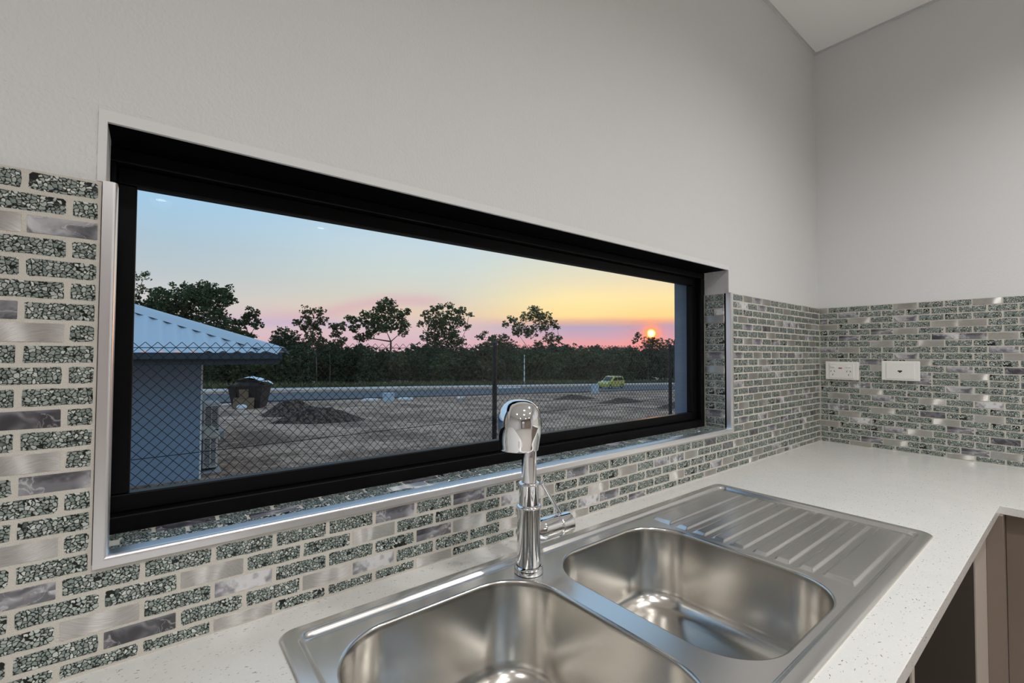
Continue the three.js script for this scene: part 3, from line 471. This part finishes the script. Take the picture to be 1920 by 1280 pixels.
// chain-link fence between the house and the building site
{
  const Z = -2.9, X0 = -3.4, top = (x) => 0.401 + 0.0093 * (x + 2.4), f = thing('chain_link_fence', 'black chain-link fence with round posts just outside the window', 'fence', [0, groundY(0, Z), Z]), by = f.position.y;
  const p = 0.03075, h = 0.033, rows = 56, n = 290, R = 0.003, pos = [], idx = []; let base = 0;
  for (let i = 0; i < n; i++) {
    const x = X0 + i * p;
    for (let k = 0; k <= rows; k++) { const X = x + ((k + i) % 2 ? p : 0), Y = top(X) + 0.036 - k * h - by; for (let s = 0; s < 3; s++) { const a = s * 2.0944 + 0.5; pos.push(X + R * Math.cos(a), Y, R * Math.sin(a)); } if (k) for (let s = 0; s < 3; s++) { const a = base + (k - 1) * 3 + s, b = base + (k - 1) * 3 + (s + 1) % 3; idx.push(a, b, a + 3, b, b + 3, a + 3); } }
    base += (rows + 1) * 3;
  }
  const g = new THREE.BufferGeometry(); g.setAttribute('position', new THREE.Float32BufferAttribute(pos, 3)); g.setIndex(idx); g.computeVertexNormals(); mesh('wire_mesh', g, M.wire, f).userData.kind = 'stuff';
  for (const dy of [0, -0.687, -1.72]) mesh('line_wire', rod([X0, top(X0) + dy - by, 0.003], [5.5, top(5.5) + dy - by, 0.003], 0.0028, 0.0028, 6), M.wire, f);
  for (const x of [-2.706, 0.366, 3.441]) { const q = mesh('post', new THREE.CylinderGeometry(0.024, 0.024, 1.9, 16).translate(0, 0, 0), M.wire, f); q.position.set(x, top(x) + 0.045 - 0.95 - by, -0.03); mesh('post_cap', new THREE.SphereGeometry(0.0255, 14, 6, 0, 6.2832, 0, 1.5708), M.wire, q).position.y = 0.95; }
}

// neighbouring house
{
  const EX = -0.65, EZ = -7.6, EY = 0.391, SL = 0.378, WX = -1.635, WZ = -8.6, RUN = 3.6, h = thing('neighbour_house', 'blue-grey rendered house with a pale corrugated hip roof beyond the fence', 'house', [WX, groundY(WX, WZ), WZ]);
  const rel = (g) => g.translate(-WX, -h.position.y, -WZ);
  mesh('wall', rel(metres(bx(-11, WX, -2.4, 0.19, -16, WZ))), M.houseWall, h); mesh('corner_strip', rel(bx(WX - 0.02, WX + 0.006, -1.9, 0.16, WZ - 0.02, WZ + 0.006)), M.pale, h);
  mesh('soffit', rel(bx(-12, EX - 0.02, 0.175, 0.19, -17, EZ - 0.02)), M.soffit, h);
  mesh('fascia', rel(join([bx(-12, EX, 0.175, EY - 0.03, EZ - 0.03, EZ), bx(EX - 0.03, EX, 0.175, EY - 0.03, -17, EZ)])), M.fascia, h);
  mesh('gutter', rel(join([bx(-12, EX + 0.02, EY - 0.125, EY - 0.035, EZ, EZ + 0.1), bx(-12, EX + 0.02, EY - 0.04, EY - 0.03, EZ + 0.09, EZ + 0.105)])), M.fascia, h);
  const sheet = (side) => {                                       // corrugations run up the slope
    const pos = [], idx = [], N = side ? 380 : 560, len = side ? 8 : 11; let base = 0;
    for (let i = 0; i <= N; i++) { const u = len * i / N, t = Math.min(u, RUN), w = 0.02 * Math.sin(u / 0.19 * 2 * Math.PI); for (let k = 0; k <= 3; k++) { const s = -0.06 + (t + 0.06) * k / 3; pos.push(side ? EX - s : EX - u, EY + s * SL + w, side ? EZ - u : EZ - s); } if (i) for (let k = 0; k < 3; k++) { const a = base + k; idx.push(a - 4, a, a - 3, a, a + 1, a - 3); } base += 4; }
    const g = new THREE.BufferGeometry(); g.setAttribute('position', new THREE.Float32BufferAttribute(pos, 3)); g.setIndex(idx); g.computeVertexNormals(); return rel(g);
  };
  const roofMat = M.roof.clone(); roofMat.side = THREE.DoubleSide;
  mesh('roof_slope', sheet(0), roofMat, h); mesh('roof_slope', sheet(1), roofMat, h);
  const cap = []; for (const [s, y] of [[-0.17, -0.058], [-0.09, 0.012], [-0.03, 0.055], [0.03, 0.055], [0.09, 0.012], [0.17, -0.058]]) cap.push([s, y]);
  const cl = (t) => cap.map(([s, y]) => [EX - t + s * 0.7071, EY + t * SL + y + 0.025, EZ - t - s * 0.7071]); const cg = loft([cl(-0.05), cl(RUN)], false); roofMat.side = THREE.DoubleSide; mesh('hip_cap', rel(cg), roofMat, h);
  // condensers stand against the hidden side wall
  const condenser = (label, x0, x1, y0, y1, z, cloth) => {
    const a = thing('air_conditioner', label, 'air conditioner', [(x0 + x1) / 2, y0, z - 0.4]), W = x1 - x0, H = y1 - y0;
    mesh('casing', rbx(-W / 2, W / 2, 0, H, -0.4, 0.4, 0.02, 3), M.casing, a); mesh('grille_recess', bx(-W * 0.36, W * 0.36, H * 0.07, H * 0.86, 0.395, 0.402), M.dark, a);
    const slats = []; for (let k = 0; k < 17; k++) slats.push(bx(-W * 0.36, W * 0.36, H * (0.085 + k * 0.0455), H * (0.085 + k * 0.0455) + 0.012, 0.4, 0.412)); mesh('grille_slats', join(slats), M.casing, a).userData.kind = 'stuff';
    mesh('grille_bar', bx(-0.008, 0.008, H * 0.07, H * 0.86, 0.402, 0.418), M.casing, a); mesh('foot', bx(-W * 0.45, W * 0.45, -0.05, 0, 0.2, 0.3), M.dark, a); mesh('foot', bx(-W * 0.45, W * 0.45, -0.05, 0, -0.3, -0.2), M.dark, a);
    tag(mesh('concrete_pad', rbx((x0 + x1) / 2 - W * 0.62, (x0 + x1) / 2 + W * 0.75, groundY(x0, z) - 0.2, y0 - 0.05, z - 0.95, z + 0.12, 0.01), M.concrete), 'low concrete pad under the ' + label.split(' by ')[0], 'pad'); return a;
  };
  condenser('near outdoor air conditioner with a cloth on top by the house wall', -1.575, -1.345, -1.72, -1.11, -9.1);
  condenser('far outdoor air conditioner with a bare beige top by the house wall', -1.24, -0.87, -1.66, -0.965, -13.5);
  const c = new THREE.PlaneGeometry(0.3, 0.85, 12, 24).rotateX(-Math.PI / 2), q = c.attributes.position; for (let i = 0; i < q.count; i++) { const x = q.getX(i), z = q.getZ(i); q.setY(i, 0.035 + 0.03 * (fbm(x * 14 + 9, z * 9 + 9, 999, 5, 3) - 0.4) - 0.09 * smooth(Math.abs(x), 0.105, 0.16) - 0.1 * smooth(z, 0.36, 0.44)); } c.computeVertexNormals();
  const cm = M.cloth.clone(); cm.side = THREE.DoubleSide; const cloth = mesh('dust_cloth', c, cm); cloth.position.set(-1.46, -1.11, -9.5); tag(cloth, 'pale beige cloth draped over the near air conditioner', 'cloth');
}

// heaps of soil
function mound(label, cx, cz, rx, rz, h, seed) {
  const N = 44, g = new THREE.CircleGeometry(1, 72), rings = []; for (let j = 0; j <= 20; j++) { const r = 1 - j / 20, ring = []; for (let i = 0; i < 72; i++) { const a = i / 72 * 2 * Math.PI, wob = 1 + 0.22 * (fbm(Math.cos(a) * 1.6 + 20, Math.sin(a) * 1.6 + 20, 256, seed, 3) - 0.5) * 2, x = rx * r * wob * Math.cos(a), z = rz * r * wob * Math.sin(a); const e = (1 - smooth(r, 0.05, 1.02)); ring.push([x, groundY(cx + x, cz + z) - groundY(cx, cz) - 0.06 + h * e * (0.75 + 0.5 * fbm(x * 1.3 + 40, z * 1.3 + 40, 512, seed, 4)) + 0.12 * e * (fbm(x * 5 + 60, z * 5 + 60, 999, seed + 3, 3) - 0.5), z]); } rings.push(ring); }
  const o = mesh('soil_mound', loft(rings), M.soil); o.position.set(cx, groundY(cx, cz), cz); return tag(o, label, 'soil heap');
}
{
  const G = (px, d) => { const p = at(px, 700, d); return [p[0], p[2]]; };
  mound('dark soil heap nearest the skip bin, behind the larger heap', ...G(552, 19.4), 1.5, 1.1, 0.66, 3); mound('largest brown soil heap in the middle of the dirt lot', ...G(600, 17.0), 1.75, 1.05, 0.58, 5);
  mound('long low dark soil heap left of the yellow car', ...G(1075, 33), 2.6, 1.2, 0.3, 8); mound('low dark soil heap in front of the yellow car', ...G(1165, 29), 2.6, 1.0, 0.3, 9); mound('dark soil heap beside the right-hand fence post', ...G(1270, 25), 2.0, 0.9, 0.3, 11);
}
// skip bin with rubbish
{
  const p = at(469, 740, 23.2), x = p[0], z = p[2], y = groundY(x, z) + 0.01, b = thing('skip_bin', 'dark brown skip bin overflowing with rubbish on the dirt lot', 'bin', [x, y, z], -0.5);
  const ring = (w, d, Y) => [[-w, Y, -d], [w, Y, -d], [w, Y, d], [-w, Y, d]].reverse(); const body = loft([ring(0.62, 0.5, 0), ring(0.8, 0.66, 1.1), ring(0.77, 0.63, 1.1), ring(0.6, 0.48, 0.06)]).toNonIndexed(); body.computeVertexNormals(); mesh('bin_body', body, M.skip, b);
  mesh('bin_floor', bx(-0.6, 0.6, 0.03, 0.06, -0.48, 0.48), M.skip, b); const rim = loft([ring(0.85, 0.71, 1.06), ring(0.86, 0.72, 1.12), ring(0.77, 0.63, 1.12)]).toNonIndexed(); rim.computeVertexNormals(); mesh('bin_rim', rim, M.skip, b);
  for (const s of [-0.45, 0.45]) mesh('rib', new THREE.BoxGeometry(0.07, 1.05, 0.06).rotateX(0.145).translate(s, 0.55, 0.6), M.skip, b);
  const put = (name, g, m, label, cat, dx, dy, dz, ry = -0.5, rx = 0) => { const o = mesh(name, g, m); o.rotation.order = 'YXZ'; o.rotation.set(rx, ry, 0); o.position.set(x + dx, y + dy, z + dz); return tag(o, label, cat); };
  put('rubbish_heap', new THREE.SphereGeometry(0.7, 20, 10).scale(1.0, 0.35, 0.8), M.skip, 'dark rubbish heaped in the top of the skip bin', 'rubbish', 0, 1.12, 0);
  const crumple = (w, d, s) => { const g = new THREE.PlaneGeometry(w, d, 14, 12).rotateX(-Math.PI / 2), q = g.attributes.position; for (let i = 0; i < q.count; i++) { const X = q.getX(i), Zq = q.getZ(i); q.setY(i, 0.16 * (1 - (2 * X / w) ** 2) + 0.09 * (fbm(X * 5 + 9, Zq * 5 + 9, 99, s, 3) - 0.5)); } g.computeVertexNormals(); return g; };
  const sm = M.sheet.clone(); sm.side = THREE.DoubleSide; put('plastic_sheet', crumple(1.1, 0.8, 3), sm, 'bluish white plastic sheet lying over the top of the skip bin', 'sheet', -0.03, 1.36, 0.1); const s2 = M.pale.clone(); s2.side = THREE.DoubleSide; put('foam_sheet', crumple(0.7, 0.5, 6), s2, 'cream sheet hanging over the right edge of the skip bin', 'sheet', 0.6, 1.16, 0.4, -0.3);
  const f = [Math.sin(-0.5), Math.cos(-0.5)];
  put('cardboard_box', rbx(-0.48, 0.48, 0, 0.55, -0.02, 0.02, 0.004), M.card, 'large flattened brown cardboard leaning on the front of the skip bin', 'cardboard', f[0] * 0.86, 0.0, f[1] * 0.86, -0.5, -0.2); put('cardboard_box', rbx(-0.2, 0.22, 0, 0.45, -0.02, 0.02, 0.004), M.card, 'small upright cardboard behind the large one at the skip bin', 'cardboard', f[0] * 0.78, 0.5, f[1] * 0.78, -0.5, 0.14);
  put('plaster_bag', new THREE.SphereGeometry(0.2, 14, 10).scale(1.2, 0.7, 0.8), M.sheet, 'bluish white bag on the ground at the foot of the skip bin', 'bag', -0.5, 0.12, 1.05);
  const pp = at(420, 760, 23.8); tag(mesh('plastic_pipe', rod([pp[0] - 0.45, groundY(pp[0], pp[2]) + 0.05, pp[2] + 0.1], [pp[0] + 0.45, groundY(pp[0], pp[2]) + 0.07, pp[2]], 0.045, 0.045, 12), M.pale), 'white plastic pipe lying left of the skip bin', 'pipe');
}
// service boxes, slabs, lamp post
{
  const box = (px, d, w, h, label) => { const p = at(px, 700, d), y = groundY(p[0], p[2]), t = thing('service_box', label, 'utility box', [p[0], y, p[2]], -0.5); mesh('box_body', rbx(-w / 2, w / 2, -0.1, h, -w * 0.35, w * 0.35, 0.02), M.cabinetBox, t); mesh('box_lid', rbx(-w / 2 - 0.015, w / 2 + 0.015, h, h + 0.03, -w * 0.35 - 0.015, w * 0.35 + 0.015, 0.01), M.cabinetBox, t); };
  box(729, 29.2, 0.68, 0.47, 'squat pale blue utility box between the white slabs by the road'); box(1115.5, 43.5, 0.6, 0.82, 'tall pale blue utility pillar standing left of the yellow car');
  const slab = (px, d, L, label) => { const p = at(px, 700, d), o = mesh('concrete_slab', rbx(-L / 2, L / 2, -0.05, 0.1, -0.3, 0.3, 0.02), M.pale); o.position.set(p[0], groundY(p[0], p[2]), p[2]); o.rotation.y = -0.62; tag(o, label, 'slab'); };
  slab(695, 29.6, 0.85, 'flat white slab left of the squat utility box'); slab(761, 31, 0.9, 'flat white slab right of the squat utility box'); slab(863, 32.5, 0.32, 'small white slab alone on the dirt by the road edge'); slab(955, 57, 2.8, 'long white slab on the far side of the road');
  const p = atZ(983, 700, -52.8), t = thing('lamp_post', 'thin pale metal lamp post before the tall tree', 'lamp post', [p[0], groundY(p[0], p[2]), p[2]]); mesh('pole', new THREE.CylinderGeometry(0.06, 0.1, 4.7, 12).translate(0, 2.35, 0), M.pale, t); mesh('base_plate', new THREE.CylinderGeometry(0.2, 0.2, 0.06, 12).translate(0, 0.05, 0), M.pale, t);
}
// yellow hatchback
{
  const p = at(1146, 700, 57), t = thing('hatchback_car', 'small yellow hatchback car driving on the far road', 'car', [p[0], groundY(p[0], p[2]) + 0.06, p[2]], 0.02 + Math.PI);
  const side = (pts, w, bev, z) => new THREE.ExtrudeGeometry(new THREE.Shape(pts.map((q) => new THREE.Vector2(...q))), { depth: w - 2 * bev, bevelEnabled: true, bevelThickness: bev, bevelSize: bev * 0.6, bevelSegments: 3 }).translate(0, 0, z ?? -(w - 2 * bev) / 2);
  mesh('body_shell', side([[-1.72, 0.28], [-1.76, 0.62], [-1.68, 0.88], [-1.52, 0.92], [0.72, 0.92], [1.4, 0.8], [1.72, 0.62], [1.76, 0.3]], 1.6, 0.09), M.yellow, t);
  mesh('cabin', side([[-1.62, 0.9], [-1.42, 1.38], [-1.1, 1.45], [-0.1, 1.46], [0.18, 1.42], [0.86, 0.92]], 1.42, 0.1), M.yellow, t);
  const quad = (a) => { const g = new THREE.BufferGeometry(); g.setAttribute('position', new THREE.Float32BufferAttribute([...a[0], ...a[1], ...a[2], ...a[0], ...a[2], ...a[3]], 3)); g.computeVertexNormals(); return g; }; const cg = M.carGlass.clone(); cg.side = THREE.DoubleSide;
  mesh('windscreen', quad([[0.9, 0.97, -0.58], [0.9, 0.97, 0.58], [0.32, 1.4, 0.5], [0.32, 1.4, -0.5]]), cg, t); mesh('rear_window', quad([[-1.7, 0.98, -0.55], [-1.7, 0.98, 0.55], [-1.52, 1.36, 0.5], [-1.52, 1.36, -0.5]]), cg, t);
  for (const s of [-1, 1]) { mesh('side_window', quad([[0.66, 0.96, 0.722 * s], [-0.32, 0.96, 0.722 * s], [-0.32, 1.36, 0.722 * s], [0.16, 1.36, 0.722 * s]]), cg, t); mesh('side_window', quad([[-0.42, 0.96, 0.722 * s], [-1.4, 0.96, 0.722 * s], [-1.28, 1.34, 0.722 * s], [-0.42, 1.36, 0.722 * s]]), cg, t);
    mesh('headlight', new THREE.SphereGeometry(0.13, 12, 8).scale(0.8, 0.6, 1.1).translate(1.64, 0.64, 0.58 * s), M.lampGlass, t); mesh('tail_light', bx(-1.8, -1.72, 0.62, 0.86, 0.55 * s - 0.1, 0.55 * s + 0.1), M.neon, t); mesh('door_mirror', rbx(0.5, 0.62, 0.93, 1.03, 0.78 * s - 0.06, 0.78 * s + 0.06, 0.03), M.yellow, t);
    for (const X of [-1.12, 1.14]) { const w = mesh('wheel', new THREE.TorusGeometry(0.215, 0.085, 10, 24).translate(X, 0.29, 0.74 * s), M.tyre, t); mesh('hub_cap', new THREE.CylinderGeometry(0.16, 0.16, 0.06, 16).rotateX(Math.PI / 2).translate(X, 0.29, 0.76 * s), M.lampGlass, w); } }
  mesh('bumper', rbx(1.66, 1.84, 0.28, 0.5, -0.72, 0.72, 0.06), M.yellow, t);
}

// ---------------------------------------------------------------- trees
function leaves(blobs, r, size, dens) {                            // blobs [x, y, z, radius]; leaves hang in small bunches
  const pos = [], nor = [];
  for (const [bx0, by0, bz0, R] of blobs) {
    const bunches = Math.max(5, Math.round(16 * dens * R * R / (0.5 + 0.2 * R)));
    for (let k = 0; k < bunches; k++) {
      const a = r() * 6.2832, c = r() * 2 - 1, q = Math.sqrt(1 - c * c), rad = R * (0.15 + 1.12 * Math.pow(r(), 0.62)), X = bx0 + rad * q * Math.cos(a), Y = by0 + rad * c * 0.8, Z = bz0 + rad * q * Math.sin(a), n = 7 + Math.floor(r() * 9), s = 0.1 + 0.2 * r();
      for (let i = 0; i < n; i++) {
        const x = X + (r() - 0.5) * 2 * s, y = Y + (r() - 0.5) * 1.5 * s, z = Z + (r() - 0.5) * 2 * s, th = r() * 6.2832, ph = (r() - 0.55) * 2, L = size * (0.6 + 0.8 * r()), w = L * 0.36;
        const d = [Math.cos(th) * Math.cos(ph), Math.sin(ph), Math.sin(th) * Math.cos(ph)], t = r() * 6.2832, u = [-Math.sin(th), 0, Math.cos(th)], v = [-Math.cos(th) * Math.sin(ph), Math.cos(ph), -Math.sin(th) * Math.sin(ph)], e = u.map((m, j) => m * Math.cos(t) + v[j] * Math.sin(t)), nn = u.map((m, j) => -m * Math.sin(t) + v[j] * Math.cos(t));
        const A = [x - d[0] * L / 2, y - d[1] * L / 2, z - d[2] * L / 2], C = [x + d[0] * L / 2, y + d[1] * L / 2, z + d[2] * L / 2], B = [x + e[0] * w, y + e[1] * w, z + e[2] * w], D = [x - e[0] * w, y - e[1] * w, z - e[2] * w];
        pos.push(...A, ...B, ...C, ...A, ...C, ...D); for (let j = 0; j < 6; j++) nor.push(...nn);
      }
    }
  }
  const g = new THREE.BufferGeometry(); g.setAttribute('position', new THREE.Float32BufferAttribute(pos, 3)); g.setAttribute('normal', new THREE.Float32BufferAttribute(nor, 3)); return g;
}
function limb(a, b, r0, r1, bend, r) {                             // a tapering branch from a to b
  const m = [(a[0] + b[0]) / 2 + (r() - 0.5) * bend, (a[1] + b[1]) / 2 + bend * 0.15, (a[2] + b[2]) / 2 + (r() - 0.5) * bend], c = new THREE.CatmullRomCurve3([a, m, b].map((p) => new THREE.Vector3(...p))), n = 7, rings = [];
  for (let i = 0; i <= n; i++) { const t = i / n, p = c.getPoint(t), rad = r0 + (r1 - r0) * t, ring = []; for (let k = 0; k < 7; k++) { const an = -k / 7 * 6.2832; ring.push([p.x + rad * Math.cos(an), p.y + (Math.abs(b[1] - a[1]) < Math.abs(b[0] - a[0]) ? rad * Math.sin(an) : 0), p.z + rad * Math.sin(an)]); } rings.push(ring); }
  return loft(rings);
}
function tree(label, trunkPx, d, forkPy, pxBlobs, o = {}) {
  const r = rng(trunkPx * 7 + 3), z0 = -55 - (d % 7); const p0 = atZ(trunkPx, 700, z0); d = depthOf(p0[0], z0); const p = at(trunkPx, 700, d), gx = p[0], gz = p[2], gy = groundY(gx, gz), k = d / 854.04;
  const t = thing(o.name ?? 'gum_tree', label, 'tree', [gx, gy, gz], 0, 'gum trees beyond the road');
  const blobs = pxBlobs.map(([x, y, R]) => { const q = at(x, y, d + (r() - 0.5) * R * k * 2.2); return [q[0] - gx, q[1] - gy, q[2] - gz, R * k * 1.25]; });
  const f = at(o.forkPx ?? trunkPx, forkPy, d), fork = [f[0] - gx, f[1] - gy, f[2] - gz], tr = o.radius ?? 0.16, wood = [limb([0, -0.2, 0], fork, tr, tr * 0.62, 0.3, r)];
  const sorted = [...blobs].sort((a, b) => a[1] - b[1]), hubs = [fork];
  for (const b of sorted) { let best = hubs[0]; for (const h of hubs) if (h[1] < b[1] + 0.3 && Math.hypot(h[0] - b[0], h[1] - b[1], h[2] - b[2]) < Math.hypot(best[0] - b[0], best[1] - b[1], best[2] - b[2])) best = h; wood.push(limb(best, b.slice(0, 3), best === fork ? tr * 0.5 : tr * 0.3, tr * 0.12, 0.5, r)); hubs.push(b.slice(0, 3)); }
  mesh('trunk', mergeGeometries(wood), o.pale ? M.barkPale : M.bark, t);
  mesh('foliage', leaves(blobs, r, o.leaf ?? 0.25, 1.9 * (o.dens ?? 1.25)), o.m ?? M.leafA, t).userData.kind = 'stuff';
}
tree('large dark gum tree rising behind the roof of the neighbouring house', 352, 44, 600, [[290, 572, 26], [272, 588, 22], [330, 562, 25], [312, 590, 26], [375, 560, 27], [350, 592, 26], [400, 568, 22], [415, 548, 16], [385, 542, 12], [432, 562, 9], [400, 602, 22], [428, 622, 15], [300, 548, 9], [360, 548, 12], [262, 578, 16]], { m: M.leafB, radius: 0.25, dens: 1.35 });
tree('small gum tree at the tip of the neighbouring roof', 448, 47, 640, [[476, 588, 10], [462, 602, 13], [480, 609, 8], [446, 622, 11], [436, 603, 7], [468, 628, 8]], { m: M.leafB, dens: 1.2 });
tree('sparse pale twiggy tree at the left edge of the window', 250, 52, 585, [[258, 518, 7], [272, 521, 6], [264, 536, 5], [256, 546, 7], [272, 512, 4]], { pale: true, dens: 0.3, leaf: 0.2, m: M.leafC, radius: 0.12 });
tree('low bushy gum tree right of the roof tip', 540, 55, 680, [[535, 630, 15], [548, 643, 14], [522, 642, 13], [512, 655, 11], [556, 655, 12]], { m: M.leafB });
tree('open gum tree with two leafy tufts on top, left of the broad tree', 592, 58, 660, [[574, 582, 6], [597, 585, 7], [558, 603, 6], [576, 599, 8], [605, 600, 8], [590, 613, 9], [570, 614, 6], [588, 633, 13], [600, 646, 10], [574, 650, 12]], { m: M.leafC, radius: 0.13 });
tree('leaning gum tree with a bare forked stem left of the broad tree', 618, 59, 660, [[626, 613, 7], [641, 611, 7], [632, 628, 8], [643, 640, 6], [630, 648, 8]], { m: M.leafC, radius: 0.1 });
tree('broad tall gum tree, the widest crown of the row', 733, 60, 640, [[655, 597, 5], [668, 603, 8], [664, 617, 7], [685, 590, 7], [690, 606, 9], [702, 597, 11], [718, 573, 11], [730, 567, 9], [716, 590, 14], [740, 583, 10], [752, 592, 9], [765, 583, 5], [757, 609, 9], [733, 604, 13], [704, 615, 11], [676, 633, 8], [690, 628, 8], [755, 622, 7], [722, 616, 9]], { radius: 0.2, dens: 1.35 });
tree('round-crowned gum tree with a dark straight trunk, middle of the row', 834, 60, 655, [[789, 608, 5], [800, 589, 7], [819, 580, 9], [842, 573, 6], [862, 583, 8], [880, 590, 4], [840, 594, 15], [815, 604, 14], [860, 604, 9], [876, 612, 5], [830, 620, 16], [804, 630, 11], [850, 629, 12], [818, 642, 12], [842, 648, 13], [864, 640, 8]], { radius: 0.17, dens: 1.3 });
tree('airy gum tree with layered foliage standing apart left of the sun', 990, 62, 652, [[948, 608, 5], [961, 600, 7], [974, 614, 9], [985, 594, 9], [1000, 579, 6], [1005, 589, 11], [1023, 596, 10], [1036, 608, 7], [1044, 612, 4], [1014, 611, 11], [994, 622, 11], [970, 624, 7], [1030, 634, 9], [1048, 635, 5], [1010, 642, 5]], { radius: 0.14, dens: 1.15 });
tree('thin small tree with sparse top left of the dark fence post', 905, 63, 660, [[900, 632, 5], [908, 626, 5], [921, 636, 8], [915, 648, 10]], { m: M.leafC, dens: 0.8, radius: 0.08 });
tree('small tree behind the dark fence post', 946, 64, 662, [[930, 640, 8], [944, 634, 7], [957, 642, 6], [940, 650, 10], [964, 650, 5]], { m: M.leafC, radius: 0.08 });
tree('twiggy tree just under the setting sun', 1215, 70, 664, [[1196, 630, 6], [1190, 640, 5], [1215, 640, 9], [1232, 641, 9], [1222, 650, 11], [1246, 648, 8]], { m: M.leafC, dens: 0.9, radius: 0.12 });
tree('small tree right of the sun beside the outer window reveal', 1262, 70, 666, [[1252, 638, 4], [1268, 642, 6], [1260, 652, 9], [1282, 650, 9]], { m: M.leafC, dens: 0.9, radius: 0.12 });
{ // the bushland: four kinds, each bush its own copy
  const kinds = [0, 1, 2, 3].map((k) => { const r = rng(500 + k), b = []; for (let i = 0; i < 9; i++) { const a = r() * 6.28, q = Math.sqrt(r()) * 1.5; b.push([q * Math.cos(a), 1.1 + 3.6 * r(), q * Math.sin(a), 0.75 + 0.5 * r()]); } b.push([0, 4.6, 0, 0.9], [0.4, 2.6, 0.5, 1.3], [-0.6, 1.3, -0.2, 1.1]); return { b, g: leaves(b, r, 0.3, 1.4), w: mergeGeometries([limb([0, -0.3, 0], [0.15, 3.4, 0.1], 0.12, 0.05, 0.4, r), ...b.slice(0, 7).map((q) => limb([0.1 * r(), Math.min(q[1] * 0.6, 2.6), 0.1], q.slice(0, 3), 0.05, 0.02, 0.3, r))]) }; });
  const mats = [M.leafA, M.leafB, M.leafC, M.leafB], r = rng(31), side = ['behind the skip bin', 'behind the soil heaps', 'behind the utility box', 'between the broad and round trees', 'behind the dark fence post', 'between the lamp post and the car', 'behind the yellow car', 'under the sun'];
  const protos = kinds.map((q) => { const o = new THREE.Group(); mesh('trunk', q.w, M.bark, o); mesh('foliage', q.g, mats[kinds.indexOf(q)], o).userData.kind = 'stuff'; return o; });
  let n = 0;
  for (let row = 0; row < 3; row++) for (let px = 395 + row * 9; px < 1320; px += 24 + r() * 9) {
    const z = [-55.5, -63, -73][row] - r() * 5, p = atZ(px, 700, z), d = depthOf(p[0], z), k = Math.floor(r() * 4), o = protos[k].clone(), gy = groundY(p[0], p[2]), topY = at(px, 646 + r() * 22 - row * 1.5, d)[1], s = clamp((topY - gy) / 5.3, 0.5, 1.6);
    o.name = numbered('bush_tree'); scene.add(o); o.position.set(p[0], gy - 0.05, p[2]); o.rotation.y = r() * 6.28; o.scale.set(s * (0.9 + 0.35 * r()), s, s * (0.9 + 0.35 * r())); n++;
    o.userData = { label: (s > 1.0 ? 'tall ' : 'low ') + ['green', 'dark green', 'olive', 'dark green'][k] + ' bush in the ' + ['front', 'middle', 'rear'][row] + ' row ' + side[clamp(Math.floor((px - 395) / 113), 0, 7)], category: 'tree', group: (s > 1.0 ? 'tall ' : 'low ') + ['green', 'dark green', 'olive', 'dark green'][k] + ' bushland ' + row + ' ' + side[clamp(Math.floor((px - 395) / 113), 0, 7)] };
  }
}
{ // pale dry grass along the foot of the bushland
  const r = rng(8), pos = []; for (let i = 0; i < 9; i++) { const a = r() * 6.28, x = 0.12 * Math.cos(a), z = 0.12 * Math.sin(a), l = 0.3 + 0.35 * r(); pos.push(x - 0.03, 0, z, x + 0.03, 0, z + 0.02, x * 3, l, z * 3); }
  const g = new THREE.BufferGeometry(); g.setAttribute('position', new THREE.Float32BufferAttribute(pos, 3)); g.computeVertexNormals();
  const N = 9000, im = new THREE.InstancedMesh(g, M.grass, N), m = new THREE.Matrix4(), q = new THREE.Quaternion(), c = new THREE.Color();
  for (let i = 0; i < N; i++) { const x = -10 + 130 * r(), z = -52.6 - 7 * r() * r(), s = 0.6 + 1.1 * r(); q.setFromAxisAngle(new THREE.Vector3(0, 1, 0), r() * 6.28); m.compose(new THREE.Vector3(x, groundY(x, z) - 0.03, z), q, new THREE.Vector3(s, s, s)); im.setMatrixAt(i, m); const v = 0.5 + 0.8 * r(); im.setColorAt(i, c.setRGB(v, v, v * 0.9)); }
  im.name = 'dry_grass'; im.userData = { kind: 'stuff', label: 'pale dry grass along the far roadside at the foot of the bushland', category: 'grass' }; scene.add(im);
}

// ---------------------------------------------------------------- lift everything so that the floor is at zero
for (const o of scene.children) o.position.y -= FLOOR;
camera.position.y -= FLOOR;
scene.add(camera); scene.remove(camera);
renderer.render(scene, camera);
